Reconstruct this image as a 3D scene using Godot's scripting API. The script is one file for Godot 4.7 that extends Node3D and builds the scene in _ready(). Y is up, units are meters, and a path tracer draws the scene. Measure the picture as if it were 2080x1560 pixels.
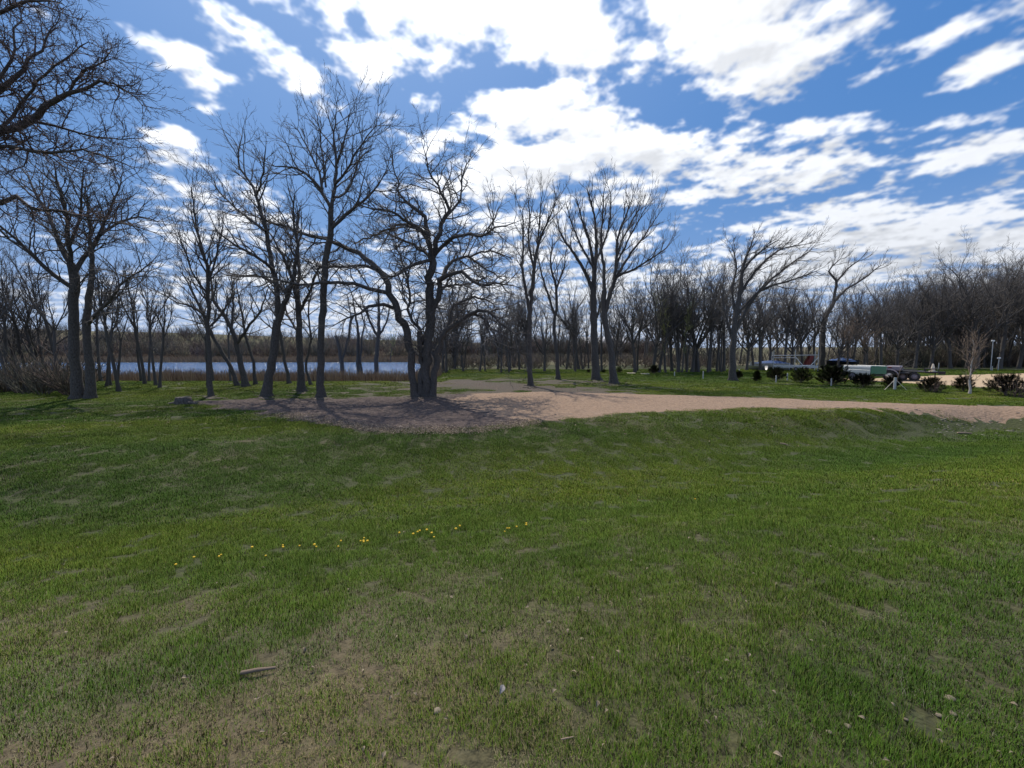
extends Node3D

# ---------------------------------------------------------------- constants
const F := 880.0           # focal length in photo pixels (photo is 2080 x 1560)
const EYE := Vector3(0, 2.0, 0)
const PITCH := 0.0771      # camera looks this far below the horizon (radians)
const LAKE := -1.35
var M := {}
var used := {}
var nz := FastNoiseLite.new()
var nz2 := FastNoiseLite.new()
var dirt_poly: PackedVector2Array
var drive_poly: PackedVector2Array
var lot_poly: PackedVector2Array
var dry_spots: Array[Vector3] = []   # worn, strawy spots seen in the lawn: x, z, radius

# ---------------------------------------------------------------- helpers
func numbered(called: String) -> String:
	var n: int = used.get(called, -1) + 1
	used[called] = n
	return called if n == 0 else "%s_%03d" % [called, n]

func tag(o: Node, label: String, category: String, group := "", kind := "") -> void:
	if label: o.set_meta("label", label)
	if category: o.set_meta("category", category)
	if group: o.set_meta("group", group)
	if kind: o.set_meta("kind", kind)

func thing(called: String, label: String, category: String, at := Vector3.ZERO, turn := 0.0, group := "") -> Node3D:
	var o := Node3D.new()
	o.name = numbered(called)
	add_child(o)
	o.position = at
	o.rotation.y = turn
	tag(o, label, category, group)
	return o

func part(called: String, mesh: Mesh, mat: Material, parent: Node) -> MeshInstance3D:
	var o := MeshInstance3D.new()
	o.mesh = mesh
	o.material_override = mat
	o.name = numbered(called) if parent == self else called
	parent.add_child(o, true)
	return o

func copy(o: Node3D, label := "", group := "") -> Node3D:
	var c: Node3D = o.duplicate()
	c.name = numbered(str(o.name).rstrip("0123456789").rstrip("_"))
	add_child(c)
	if label: c.set_meta("label", label)
	if group: c.set_meta("group", group)
	return c

func mat(albedo: Color, rough := 0.9, vertex := false) -> StandardMaterial3D:
	var m := StandardMaterial3D.new()
	m.albedo_color = albedo.linear_to_srgb()
	m.roughness = rough
	m.vertex_color_use_as_albedo = vertex
	m.cull_mode = BaseMaterial3D.CULL_DISABLED
	return m

func ray(px: float, py: float) -> Vector3:
	var v := Vector3((px - 1040.0) / F, -(py - 780.0) / F, -1.0)
	return v.rotated(Vector3.RIGHT, -PITCH)

func at_depth(px: float, py: float, d: float) -> Vector3:
	var v := ray(px, py)
	return EYE + v * (d / -v.z)

func ground(px: float, py: float) -> Vector3:   # where the line of sight through a photo pixel meets the ground
	var v := ray(px, py)
	v /= -v.z
	var d := 0.5
	while d < 400.0:
		var p := EYE + v * d
		if p.y < height(p.x, p.z):
			for k in 12:
				d -= 0.5 * 0.01 * d / 8.0
				p = EYE + v * d
				if p.y >= height(p.x, p.z): break
			return Vector3(p.x, height(p.x, p.z), p.z)
		d += 0.01 * d
	var q := EYE + v * 60.0
	return Vector3(q.x, height(q.x, q.z), q.z)

func square_on(px: float, turn: float) -> float:   # heading of a thing turned so many degrees from square to the line of sight
	return -atan((px - 1040.0) / F) + deg_to_rad(turn)

func on_ground(x: float, z: float) -> Vector3:
	return Vector3(x, height(x, z), z)

func height(x: float, z: float) -> float:
	var d := -z
	var axis := 8.0 + 0.367 * x                       # the ditch crosses the lawn obliquely
	if x > 16.0: axis = 13.9 + (x - 16.0) * 0.1
	var deep := lerpf(-0.26, -0.62, smoothstep(-5.0, 15.0, x))
	var bank := lerpf(4.2, 2.0, smoothstep(2.0, 13.0, x))
	var h := 0.0
	var s := d - axis
	if s < 0.0:
		h = lerpf(deep, 0.36, smoothstep(0.3, 6.5, -s))
	else:
		h = lerpf(deep, 0.0, smoothstep(0.2, bank, s))
	if x > 16.5 and d > 8.0: h = lerpf(h, maxf(h, 0.0), smoothstep(16.7, 18.2, x))   # the drive crosses the ditch here
	h += 0.05 * nz.get_noise_2d(x * 9.0, z * 9.0) + 0.02 * nz.get_noise_2d(x * 45.0, z * 45.0)
	if d > 26.0:
		var a := x / d
		var lakeward := smoothstep(-0.13, -0.24, a)
		h += -1.8 * smoothstep(26.5, 45.0, d) * lakeward
		if d > 90.0:
			var e := 8.0 / F
			if a < 0.2: e = lerpf(8.0, 46.0, clampf((0.2 - a) / 1.35, 0.0, 1.0)) / F
			var top := 1.6 + e * 230.0
			h = lerpf(h, top, smoothstep(112.0, 235.0, d))
			h += 1.2 * nz.get_noise_2d(x * 0.5, z * 0.5) * smoothstep(120.0, 200.0, d)
	return h

func poly_sd(poly: PackedVector2Array, p: Vector2) -> float:   # > 0 inside
	var best := 1e9
	for i in poly.size():
		var a := poly[i]
		var b := poly[(i + 1) % poly.size()]
		var ab := b - a
		var t := clampf((p - a).dot(ab) / ab.length_squared(), 0.0, 1.0)
		best = minf(best, p.distance_squared_to(a + ab * t))
	best = sqrt(best)
	return best if Geometry2D.is_point_in_polygon(p, poly) else -best

func ground_poly(pixels: Array) -> PackedVector2Array:
	var out := PackedVector2Array()
	for q in pixels:
		var g := ground(q[0], q[1])
		out.append(Vector2(g.x, g.z))
	return out

# ---------------------------------------------------------------- mesh buffer
class Buf:
	var v := PackedVector3Array()
	var n := PackedVector3Array()
	var u := PackedVector2Array()
	var c := PackedColorArray()
	var ix := PackedInt32Array()
	const CS := [[], [], [], [0.0, 2.094, 4.189], [0.0, 1.571, 3.142, 4.712], [0.0, 1.257, 2.513, 3.770, 5.027], [0.0, 1.047, 2.094, 3.142, 4.189, 5.236]]

	func mesh() -> ArrayMesh:
		var a := []
		a.resize(Mesh.ARRAY_MAX)
		a[Mesh.ARRAY_VERTEX] = v
		if n.size() == v.size(): a[Mesh.ARRAY_NORMAL] = n
		if u.size() == v.size(): a[Mesh.ARRAY_TEX_UV] = u
		if c.size() == v.size(): a[Mesh.ARRAY_COLOR] = c
		a[Mesh.ARRAY_INDEX] = ix
		var m := ArrayMesh.new()
		if v.size() > 0: m.add_surface_from_arrays(Mesh.PRIMITIVE_TRIANGLES, a)
		return m

	func tube(p: PackedVector3Array, r: PackedFloat32Array, sides: int, close := false) -> void:
		var k := p.size()
		var first := v.size()
		var side := Vector3.ZERO
		var along := 0.0
		var ring := sides + 1
		for i in k:
			var t: Vector3 = (p[mini(i + 1, k - 1)] - p[maxi(i - 1, 0)]).normalized()
			if i == 0:
				side = t.cross(Vector3(0.31, 0.12, 0.94)).normalized()
				if side.length_squared() < 0.1: side = Vector3.RIGHT
			else:
				side = (side - t * side.dot(t)).normalized()
				along += p[i].distance_to(p[i - 1])
			var up := t.cross(side)
			for j in ring:
				var w := TAU * j / sides
				var o := side * cos(w) + up * sin(w)
				v.append(p[i] + o * r[i])
				n.append(o)
				u.append(Vector2(float(j) / sides, along))
		for i in k - 1:
			for j in sides:
				var a := first + i * ring + j
				var b := a + ring
				ix.append_array([a, b, a + 1, a + 1, b, b + 1])
		if close:
			for e in [0, k - 1]:
				var cidx := v.size()
				v.append(p[e]); n.append((p[e] - p[1 if e == 0 else k - 2]).normalized()); u.append(Vector2(0.5, 0))
				for j in sides:
					var a: int = first + e * ring + j
					if e == 0: ix.append_array([cidx, a, a + 1])
					else: ix.append_array([cidx, a + 1, a])

	func twig(p0: Vector3, p1: Vector3, p2: Vector3, r: float) -> void:   # a bent three-sided spike
		var t := (p2 - p0).normalized()
		var s := t.cross(Vector3(0.31, 0.12, 0.94)).normalized()
		var w := t.cross(s)
		var o1 := s
		var o2 := s * -0.5 + w * 0.866
		var o3 := s * -0.5 - w * 0.866
		var b := v.size()
		v.append_array([p0 + o1 * r, p0 + o2 * r, p0 + o3 * r, p1 + o1 * r * 0.8, p1 + o2 * r * 0.8, p1 + o3 * r * 0.8, p2])
		n.append_array([o1, o2, o3, o1, o2, o3, t])
		u.append_array([Vector2(0, 0), Vector2(.3, 0), Vector2(.6, 0), Vector2(0, .2), Vector2(.3, .2), Vector2(.6, .2), Vector2(.3, .4)])
		ix.append_array([b, b + 3, b + 1, b + 1, b + 3, b + 4, b + 1, b + 4, b + 2, b + 2, b + 4, b + 5, b + 2, b + 5, b, b, b + 5, b + 3, b + 3, b + 6, b + 4, b + 4, b + 6, b + 5, b + 5, b + 6, b + 3])

	func quad(a: Vector3, b: Vector3, cc: Vector3, d: Vector3) -> void:   # clockwise seen from the front
		var k := v.size()
		var nn := (cc - a).cross(b - a).normalized()
		v.append_array([a, b, cc, d])
		n.append_array([nn, nn, nn, nn])
		u.append_array([Vector2(0, 0), Vector2(1, 0), Vector2(1, 1), Vector2(0, 1)])
		ix.append_array([k, k + 1, k + 2, k, k + 2, k + 3])

	func box(lo: Vector3, hi: Vector3, bevel := 0.0, turn := Basis.IDENTITY, at := Vector3.ZERO) -> void:
		# eight corners pulled in by a chamfer: 6 faces, 12 edge strips, 8 corner triangles
		var c0 := (lo + hi) * 0.5
		var e := (hi - lo) * 0.5
		var bv := minf(bevel, minf(e.x, minf(e.y, e.z)) * 0.9)
		for ax in 3:
			for s in [-1.0, 1.0]:
				var uu := (ax + 1) % 3
				var ww := (ax + 2) % 3
				var q := []
				for kk in [[-1, -1], [1, -1], [1, 1], [-1, 1]]:
					var p := Vector3.ZERO
					p[ax] = s * e[ax]
					p[uu] = kk[0] * (e[uu] - bv)
					p[ww] = kk[1] * (e[ww] - bv)
					q.append(at + turn * (c0 + p))
				if s > 0: quad(q[0], q[3], q[2], q[1])
				else: quad(q[0], q[1], q[2], q[3])
		if bv <= 0.0: return
		for ax in 3:
			var uu := (ax + 1) % 3
			var ww := (ax + 2) % 3
			for kk in [[-1, -1], [1, -1], [1, 1], [-1, 1]]:
				var q := []
				for s in [-1.0, 1.0]:
					var p := Vector3.ZERO
					p[ax] = s * (e[ax] - bv)
					p[uu] = kk[0] * e[uu]
					p[ww] = kk[1] * (e[ww] - bv)
					var p2 := p
					p2[uu] = kk[0] * (e[uu] - bv)
					p2[ww] = kk[1] * e[ww]
					q.append(at + turn * (c0 + p))
					q.append(at + turn * (c0 + p2))
				if kk[0] * kk[1] > 0: quad(q[0], q[2], q[3], q[1])
				else: quad(q[0], q[1], q[3], q[2])
		for sx in [-1.0, 1.0]:
			for sy in [-1.0, 1.0]:
				for sz in [-1.0, 1.0]:
					var k := v.size()
					var p1 := at + turn * (c0 + Vector3(sx * e.x, sy * (e.y - bv), sz * (e.z - bv)))
					var p2 := at + turn * (c0 + Vector3(sx * (e.x - bv), sy * e.y, sz * (e.z - bv)))
					var p3 := at + turn * (c0 + Vector3(sx * (e.x - bv), sy * (e.y - bv), sz * e.z))
					var nn := turn * Vector3(sx, sy, sz).normalized()
					v.append_array([p1, p2, p3]); n.append_array([nn, nn, nn]); u.append_array([Vector2.ZERO, Vector2.ZERO, Vector2.ZERO])
					if sx * sy * sz > 0: ix.append_array([k, k + 2, k + 1])
					else: ix.append_array([k, k + 1, k + 2])

	func lathe(profile: Array, sides: int, at := Vector3.ZERO, turn := Basis.IDENTITY) -> void:   # profile of [radius, y] from the bottom up
		var first := v.size()
		for i in profile.size():
			var t := Vector2(profile[mini(i + 1, profile.size() - 1)][0] - profile[maxi(i - 1, 0)][0], profile[mini(i + 1, profile.size() - 1)][1] - profile[maxi(i - 1, 0)][1]).normalized()
			for j in sides + 1:
				var w := TAU * j / sides
				v.append(at + turn * Vector3(cos(w) * profile[i][0], profile[i][1], sin(w) * profile[i][0]))
				n.append(turn * Vector3(cos(w) * t.y, -t.x, sin(w) * t.y).normalized())
				u.append(Vector2(float(j) / sides, profile[i][1]))
		for i in profile.size() - 1:
			for j in sides:
				var a := first + i * (sides + 1) + j
				var b := a + sides + 1
				ix.append_array([a, a + 1, b, a + 1, b + 1, b])

# ---------------------------------------------------------------- sky
var cover_grid := PackedFloat32Array()
const CG_W := 206
const CG_H := 78
const CG_X := -600.0
const CG_Y := -500.0
const CG_S := 16.0
var sky_rows := []
var cloud_a := FastNoiseLite.new()
var cloud_b := FastNoiseLite.new()
var sun_dir: Vector3

func make_cover() -> void:
	# [centre x, centre y, half length, half width, tilt in degrees, weight] of the cloud banks, by where they stand in the sky
	var blobs := [
		[900, 20, 260, 110, 6, 1.0], [760, 130, 100, 60, 45, .85], [1130, 70, 200, 90, 0, .95], [1000, -160, 900, 150, 0, .9],
		[1500, 50, 270, 130, -6, 1.05], [1330, 110, 100, 80, 0, .8], [1640, 10, 170, 100, 0, .8],
		[370, 110, 130, 44, 30, .95], [490, 60, 110, 52, 35, 1.0], [620, 170, 70, 36, 50, .75], [425, 218, 50, 14, 0, .75],
		[340, 280, 70, 24, 12, .8], [340, 328, 110, 22, 12, .75], [700, 225, 30, 24, 0, .6], [840, 200, 24, 30, 0, .5],
		[1120, 245, 210, 62, 6, 1.0], [930, 275, 110, 36, -14, .85], [1300, 290, 230, 60, 14, 1.0], [1480, 340, 220, 50, 4, .95], [1150, 330, 260, 60, 0, 1.0], [1020, 380, 200, 46, 0, .8], [1650, 345, 120, 28, 0, .75],
		[1480, 195, 90, 34, -14, .75], [1690, 260, 170, 32, -8, .78], [1880, 85, 190, 44, -24, .72], [1990, 125, 120, 38, -22, .75],
		[1960, 240, 100, 22, -12, .72], [1940, 315, 200, 40, -10, .85], [1960, 375, 140, 18, -8, .6],
		[1780, 470, 300, 80, -2, 1.0], [2100, 490, 320, 100, 0, .95], [1560, 455, 160, 30, -18, .75], [1400, 400, 220, 26, -4, .75], [1650, 550, 420, 50, 0, .85],
		[480, 420, 190, 50, 12, .7], [420, 480, 170, 34, 8, .62], [560, 560, 300, 34, 0, .62], [380, 390, 80, 30, 0, .6],
		[1150, 500, 260, 40, 0, .72], [1250, 590, 600, 50, 0, .70], [820, 620, 600, 40, 0, .62], [760, 470, 170, 24, 8, .5], [1000, 440, 260, 34, 0, .72],
		[200, 600, 400, 30, 0, .52], [960, 560, 260, 24, 0, .62], [1300, 660, 1200, 40, 0, .6],
		[610, 290, 150, 60, 50, -.5], [1700, 160, 130, 34, -30, -.4], [1000, 165, 190, 20, -6, -.55], [130, 200, 170, 130, 0, -.5], [1420, 480, 100, 24, -20, -.45], [1250, 165, 90, 18, 30, -.4], [560, 250, 120, 30, 10, -.3],
		[660, 420, 110, 60, 0, -.35], [300, 20, 110, 40, 0, -.45], [1640, 215, 90, 14, -10, -.35], [1820, 180, 90, 26, -20, -.35], [1850, 400, 220, 12, -4, -.45], [1270, 55, 24, 50, 20, -.4], [720, 40, 30, 40, 0, -.3]]
	cover_grid.resize(CG_W * CG_H)
	for j in CG_H:
		for i in CG_W:
			var x := CG_X + i * CG_S
			var y := CG_Y + j * CG_S
			var s := 0.0
			for b in blobs:
				var t := deg_to_rad(b[4])
				var dx: float = x - b[0]
				var dy: float = y - b[1]
				var lx: float = (dx * cos(t) + dy * sin(t)) / b[2]
				var ly: float = (-dx * sin(t) + dy * cos(t)) / b[3]
				var q: float = lx * lx + ly * ly
				if q < 5.0:
					var f := exp(-0.9 * q)
					s = maxf(s, f * b[5]) if b[5] > 0 else s + f * b[5] * 0.9
			cover_grid[j * CG_W + i] = s

func cover(dir: Vector3) -> float:
	var base := 0.36
	var c := dir.rotated(Vector3.RIGHT, PITCH)
	if c.z > -0.25: return base
	var gx := ((1040.0 + F * c.x / -c.z) - CG_X) / CG_S
	var gy := ((780.0 - F * c.y / -c.z) - CG_Y) / CG_S
	if gx < 0 or gy < 0 or gx >= CG_W - 1 or gy >= CG_H - 1: return base
	var i := int(gx)
	var j := int(gy)
	var fx := gx - i
	var fy := gy - j
	var k := j * CG_W + i
	var s := lerpf(lerpf(cover_grid[k], cover_grid[k + 1], fx), lerpf(cover_grid[k + CG_W], cover_grid[k + CG_W + 1], fx), fy)
	var edge := minf(minf(gx, CG_W - 1 - gx), gy) / 30.0
	return lerpf(base, s, clampf(edge, 0.0, 1.0))

func cloud_depth(dir: Vector3) -> float:
	var q := 1.0 / (dir.y + 0.07)
	var px := dir.x * q
	var pz := dir.z * q
	return 0.92 * cover(dir) - 0.22 + 0.66 * cloud_a.get_noise_2d(px * 100.0, pz * 100.0) + 0.46 * cloud_b.get_noise_2d(px * 100.0, pz * 100.0)

func sky_row(j: int, w: int, h: int) -> void:
	var row := PackedFloat32Array()
	row.resize(w * 4)
	var el := (0.5 - (j + 0.5) / h) * PI
	var y := sin(el)
	var ce := cos(el)
	var up := maxf(y, 0.0)
	var blue := Vector3(0.052, 0.195, 0.54).lerp(Vector3(0.088, 0.285, 0.65), pow(1.0 - up, 2.0)).lerp(Vector3(0.47, 0.58, 0.79), pow(1.0 - up, 6.0))
	for i in w:
		var az := (i + 0.5) / w * TAU
		var d := Vector3(sin(az) * ce, y, -cos(az) * ce)
		var col := blue
		if y > 0.0:
			var near := maxf(d.dot(sun_dir), 0.0)
			col += Vector3(0.26, 0.28, 0.28) * pow(near, 5.0)
			var t := cloud_depth(d)
			if t > 0.0:
				var a := smoothstep(0.0, 0.46, t)
				var toward := (d + sun_dir * 0.05).normalized()
				var lit := clampf((t - cloud_depth(toward)) * 1.4, -0.5, 0.5)
				var thick := clampf(t * 1.25, 0.0, 1.0)
				var white := 0.90 + 0.42 * lit - 0.18 * thick * (1.0 - up) + 0.8 * pow(near, 4.0)
				var cc := Vector3(white * 0.95, white * 0.975, white * 1.02)
				cc = cc.lerp(Vector3(0.56, 0.63, 0.76), 0.5 * pow(1.0 - up, 5.0))
				col = col.lerp(cc, a * 0.97)
		var k := i * 4
		row[k] = col.x; row[k + 1] = col.y; row[k + 2] = col.z; row[k + 3] = 1.0
	sky_rows[j] = row

func make_sky() -> Sky:
	cloud_a.seed = 11; cloud_a.frequency = 0.022; cloud_a.fractal_type = FastNoiseLite.FRACTAL_FBM; cloud_a.fractal_octaves = 5; cloud_a.fractal_gain = 0.55
	cloud_b.seed = 5; cloud_b.frequency = 0.075; cloud_b.fractal_type = FastNoiseLite.FRACTAL_FBM; cloud_b.fractal_octaves = 4; cloud_b.fractal_gain = 0.6
	make_cover()
	var w := 3072
	var h := 1536
	sky_rows.resize(h)
	var task := WorkerThreadPool.add_group_task(sky_row.bind(w, h), h / 2)
	WorkerThreadPool.wait_for_group_task_completion(task)
	var data := PackedFloat32Array()
	for j in h / 2: data.append_array(sky_rows[j])
	var low: PackedFloat32Array = sky_rows[h / 2 - 1].duplicate()
	for i in w:
		low[i * 4] = 0.10; low[i * 4 + 1] = 0.11; low[i * 4 + 2] = 0.07
	for j in h / 2: data.append_array(low)
	sky_rows.clear()
	var img := Image.create_from_data(w, h, false, Image.FORMAT_RGBAF, data.to_byte_array())
	var pm := PanoramaSkyMaterial.new()
	pm.panorama = ImageTexture.create_from_image(img)
	var sky := Sky.new()
	sky.sky_material = pm
	return sky

# ---------------------------------------------------------------- trees
# Every branch of a tree goes into one of three buffers: trunk, limbs (a list) and crown.
class Grower:
	var trunk := Buf.new()
	var limbs: Array[Buf] = []
	var crown := Buf.new()
	var rng := RandomNumberGenerator.new()
	var wig := 0.25
	var lift := 0.12
	var spread := 0.9
	var tip := 0.005
	var deepest := 3
	var lean := Vector3.ZERO
	var counts := [0, 5, 5, 4]
	var ratio := [0.5, 0.5, 0.45, 0.45]

	func wander(p: Vector3, dir: Vector3, length: float, r0: float, r1: float, segs: int) -> Array:
		var pts := PackedVector3Array([p])
		var rad := PackedFloat32Array([r0])
		var d := dir
		for i in segs:
			d = (d + Vector3(rng.randf_range(-1, 1), rng.randf_range(-1, 1), rng.randf_range(-1, 1)) * wig + Vector3.UP * lift + lean * 0.15).normalized()
			p += d * length / segs
			pts.append(p)
			rad.append(lerpf(r0, r1, float(i + 1) / segs))
		return [pts, rad]

	func away(d: Vector3, angle: float, turn: float) -> Vector3:
		var s := d.cross(Vector3.UP if absf(d.y) < 0.95 else Vector3.RIGHT).normalized()
		s = s.rotated(d, turn)
		return (d * cos(angle) + s * sin(angle)).normalized()

	func branch(p: Vector3, dir: Vector3, length: float, r: float, level: int) -> void:
		if level >= deepest:
			var m := p + dir * length * 0.5 + Vector3(rng.randf_range(-1, 1), rng.randf_range(-1, 1), rng.randf_range(-1, 1)) * length * 0.1
			var e := m + (dir + Vector3(rng.randf_range(-1, 1), rng.randf_range(-.5, 1), rng.randf_range(-1, 1)) * 0.5).normalized() * length * 0.5
			crown.twig(p, m, e, maxf(r, tip))
			return
		var segs: int = [6, 5, 3][mini(level, 2)]
		var w := wander(p, dir, length, r, maxf(r * 0.25, tip * 0.8), segs)
		var pts: PackedVector3Array = w[0]
		var rad: PackedFloat32Array = w[1]
		crown.tube(pts, rad, 4 if level == 1 else 3)
		sprout(pts, rad, length, level + 1, counts[level], 0.18)

	func sprout(pts: PackedVector3Array, rad: PackedFloat32Array, length: float, level: int, n: int, start: float) -> void:
		var turn := rng.randf() * TAU
		var k := pts.size() - 1
		for i in n:
			var t := lerpf(start, 1.0, (i + rng.randf()) / n)
			if i == n - 1: t = 0.999
			var s := minf(t * k, k - 0.001)
			var a := int(s)
			var f := s - a
			var d := (pts[a + 1] - pts[a]).normalized()
			var r: float = lerpf(rad[a], rad[a + 1], f) * 0.72
			turn += 2.4 + rng.randf_range(-0.5, 0.5)
			var ang := spread * rng.randf_range(0.6, 1.15) * (1.0 - 0.35 * t)
			var l: float = length * ratio[level - 1] * rng.randf_range(0.6, 1.25) * (1.15 - 0.45 * t)
			branch(pts[a].lerp(pts[a + 1], f), away(d, ang, turn), l, minf(r, 0.012 + l * 0.022), level)

func smooth_line(p: PackedVector3Array, r: PackedFloat32Array, step: float, rng: RandomNumberGenerator, rough: float) -> Array:
	var op := PackedVector3Array()
	var orr := PackedFloat32Array()
	var k := p.size()
	for i in k - 1:
		var a := p[maxi(i - 1, 0)]
		var d := p[mini(i + 2, k - 1)]
		var m := maxi(1, int(p[i].distance_to(p[i + 1]) / step))
		for j in m:
			var t := float(j) / m
			var q := p[i].cubic_interpolate(p[i + 1], a, d, t)
			var rr := lerpf(r[i], r[i + 1], t)
			if not (i == 0 and j == 0): q += Vector3(rng.randf_range(-1, 1), 0.4 * rng.randf_range(-1, 1), rng.randf_range(-1, 1)) * rough * minf(step * 0.12, 0.08)
			op.append(q)
			orr.append(rr * rng.randf_range(0.95, 1.06))
	op.append(p[k - 1])
	orr.append(r[k - 1])
	return [op, orr]

# lines: list of stems and limbs, each [depth offset of its end in metres, [x, y, half width], ...] as read off the photograph;
# the first is the trunk. They are set at the distance where the trunk meets the ground, at true size.
func traced_tree(called: String, label: String, group: String, base: Array, lines: Array, o: Dictionary) -> Node3D:
	var foot := ground(base[0], base[1])
	if o.has("depth"):
		foot = at_depth(base[0], base[1], o.depth)
		foot.y = height(foot.x, foot.z)
	var dist := -foot.z
	var root := thing(called, label, "tree", foot, 0.0, group)
	var t := Grower.new()
	t.rng.seed = hash(str(base)) + int(o.get("seed", 0))
	t.wig = o.get("wig", 0.25); t.lift = o.get("lift", 0.12); t.spread = o.get("spread", 0.9)
	t.tip = o.get("tip", 0.0055); t.counts = o.get("counts", [0, 5, 5, 4]); t.lean = o.get("lean", Vector3.ZERO)
	var every: float = o.get("every", 0.3)
	var long: float = o.get("long", 1.6)
	var stems: int = o.get("stems", 1)
	for li in lines.size():
		var line: Array = lines[li]
		var pts := PackedVector3Array()
		var rad := PackedFloat32Array()
		var k := line.size() - 1
		for i in range(1, line.size()):
			var f := 0.0 if k < 2 else float(i - 1) / (k - 1)
			var dd: float = dist - line[0] * f * f
			if li > 0 and li >= stems: dd = dist - line[0] * f
			var q := at_depth(line[i][0], line[i][1], dd)
			pts.append(q - foot)
			rad.append(maxf(line[i][2] * float(o.get("slim", 0.8)) * dist / F, 0.008))
		var on_foot := li < stems
		if on_foot:
			var r0 := rad[0]
			var up := (pts[1] - pts[0]).normalized()
			pts[0].y = minf(pts[0].y, 0.0)
			var at0 := pts[0]
			pts[0] = at0 - Vector3(0, 0.25, 0); rad[0] = r0 * 2.3
			pts.insert(1, at0 + Vector3(0, 0.02, 0)); rad.insert(1, r0 * 1.6)
			pts.insert(2, at0 + up * 0.22); rad.insert(2, r0 * 1.22)
			pts.insert(3, at0 + up * 0.6); rad.insert(3, r0 * 1.03)
		var sm := smooth_line(pts, rad, 0.28 if dist < 30.0 else 0.5, t.rng, o.get("rough", 1.0))
		var sp: PackedVector3Array = sm[0]
		var sr: PackedFloat32Array = sm[1]
		var b: Buf = t.trunk if on_foot else Buf.new()
		b.tube(sp, sr, 10 if on_foot else 7)
		if not on_foot:
			t.limbs.append(b)
		var length := 0.0
		for i in sp.size() - 1: length += sp[i].distance_to(sp[i + 1])
		var start: float = o.get("clear", 0.5) if on_foot else 0.12
		var n := int(length * (1.0 - start) / every)
		var kk := sp.size() - 1
		var turn := t.rng.randf() * TAU
		for i in n:
			var tt := lerpf(start, 1.0, (i + t.rng.randf()) / n)
			if i >= n - 2: tt = 0.995
			var s := minf(tt * kk, kk - 0.001)
			var a := int(s)
			var dirv := (sp[a + 1] - sp[a]).normalized()
			turn += 2.4 + t.rng.randf_range(-0.6, 0.6)
			var l := long * t.rng.randf_range(0.35, 1.15) * lerpf(0.75, 1.0, tt)
			t.branch(sp[a].lerp(sp[a + 1], s - a), t.away(dirv, t.spread * t.rng.randf_range(0.55, 1.2), turn), l, minf(sr[a] * 0.6, 0.010 + l * 0.016), 1)
	part("trunk", t.trunk.mesh(), M.bark, root)
	for b in t.limbs: part("limb", b.mesh(), M.bark, root)
	part("crown", t.crown.mesh(), M[o.get("twigs", "twig")], root)
	return root

# a whole tree grown from nothing: h metres tall, with leaders that fan out from the fork
func grown_tree(seed_: int, o: Dictionary) -> Array:   # [trunk mesh, crown mesh]
	var t := Grower.new()
	t.rng.seed = seed_
	t.wig = o.get("wig", 0.2); t.lift = o.get("lift", 0.14); t.spread = o.get("spread", 0.75)
	t.tip = o.get("tip", 0.011); t.counts = o.get("counts", [0, 5, 4, 3]); t.lean = o.get("lean", Vector3.ZERO)
	var h: float = o.get("h", 12.0)
	var r: float = o.get("r", 0.2)
	var fork: float = o.get("fork", 0.35) * h
	var tilt := Vector3(t.rng.randf_range(-1, 1), 0, t.rng.randf_range(-1, 1)) * float(o.get("tilt", 0.12))
	var keep := t.wig
	t.wig = 0.06
	var bend := t.lean
	t.lean = Vector3.ZERO
	var stem := t.wander(Vector3(0, -0.15, 0), (Vector3.UP + tilt).normalized(), fork + 0.15, r, r * 0.78, 6)
	var pts: PackedVector3Array = stem[0]
	var rad: PackedFloat32Array = stem[1]
	t.wig = keep
	t.lean = bend
	rad[0] *= 1.5
	t.trunk.tube(pts, rad, 7)
	var n: int = o.get("leaders", 4)
	var top := pts[pts.size() - 1]
	var d0 := (top - pts[pts.size() - 2]).normalized()
	var turn := t.rng.randf() * TAU
	for i in n:
		turn += TAU / n + t.rng.randf_range(-0.4, 0.4)
		var ang: float = float(o.get("fan", 0.42)) * t.rng.randf_range(0.5, 1.2) * (0.25 if i == 0 else 1.0)
		var l := (h - fork) * t.rng.randf_range(0.72, 1.0) * (1.05 if i == 0 else 1.0)
		var from := top if i < 2 else pts[pts.size() - 2].lerp(top, t.rng.randf())
		var w := t.wander(from, t.away(d0, ang, turn), l, r * t.rng.randf_range(0.42, 0.62), t.tip * 1.5, 9)
		var lp: PackedVector3Array = w[0]
		t.trunk.tube(lp, w[1], 5)
		t.sprout(lp, w[1], l * float(o.get("reach", 0.42)) / 0.5, 1, int(o.get("boughs", 16)), 0.1)
	if o.get("low", 0) > 0:
		t.sprout(pts, rad, h * 0.3, 1, o.low, 0.35)
	return [t.trunk.mesh(), t.crown.mesh()]

func plant_tree(kind: Array, called: String, label: String, group: String, at: Vector3, turn: float, size: float, twigs := "twig_far") -> Node3D:
	var root := thing(called, label, "tree", at, turn, group)
	root.scale = Vector3(size, size, size)
	part("trunk", kind[0], M.bark_far, root)
	part("crown", kind[1], M[twigs], root)
	return root

func shrub_mesh(seed_: int, stems: int, h: float, wide: float, r: float, kids: int) -> ArrayMesh:   # bare stems from one root
	var t := Grower.new()
	t.rng.seed = seed_
	t.wig = 0.22; t.tip = r * 0.6; t.counts = [0, kids, 3, 3]; t.deepest = 2; t.spread = 0.6
	for i in stems:
		var a := t.rng.randf() * TAU
		var d := Vector3(cos(a) * wide, 1, sin(a) * wide) * Vector3(t.rng.randf(), 1, t.rng.randf())
		t.branch(Vector3(cos(a), -0.2, sin(a)) * Vector3(0.15, 0.3, 0.15), d.normalized(), h * t.rng.randf_range(0.6, 1.1), r, 1)
	return t.crown.mesh()

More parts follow.
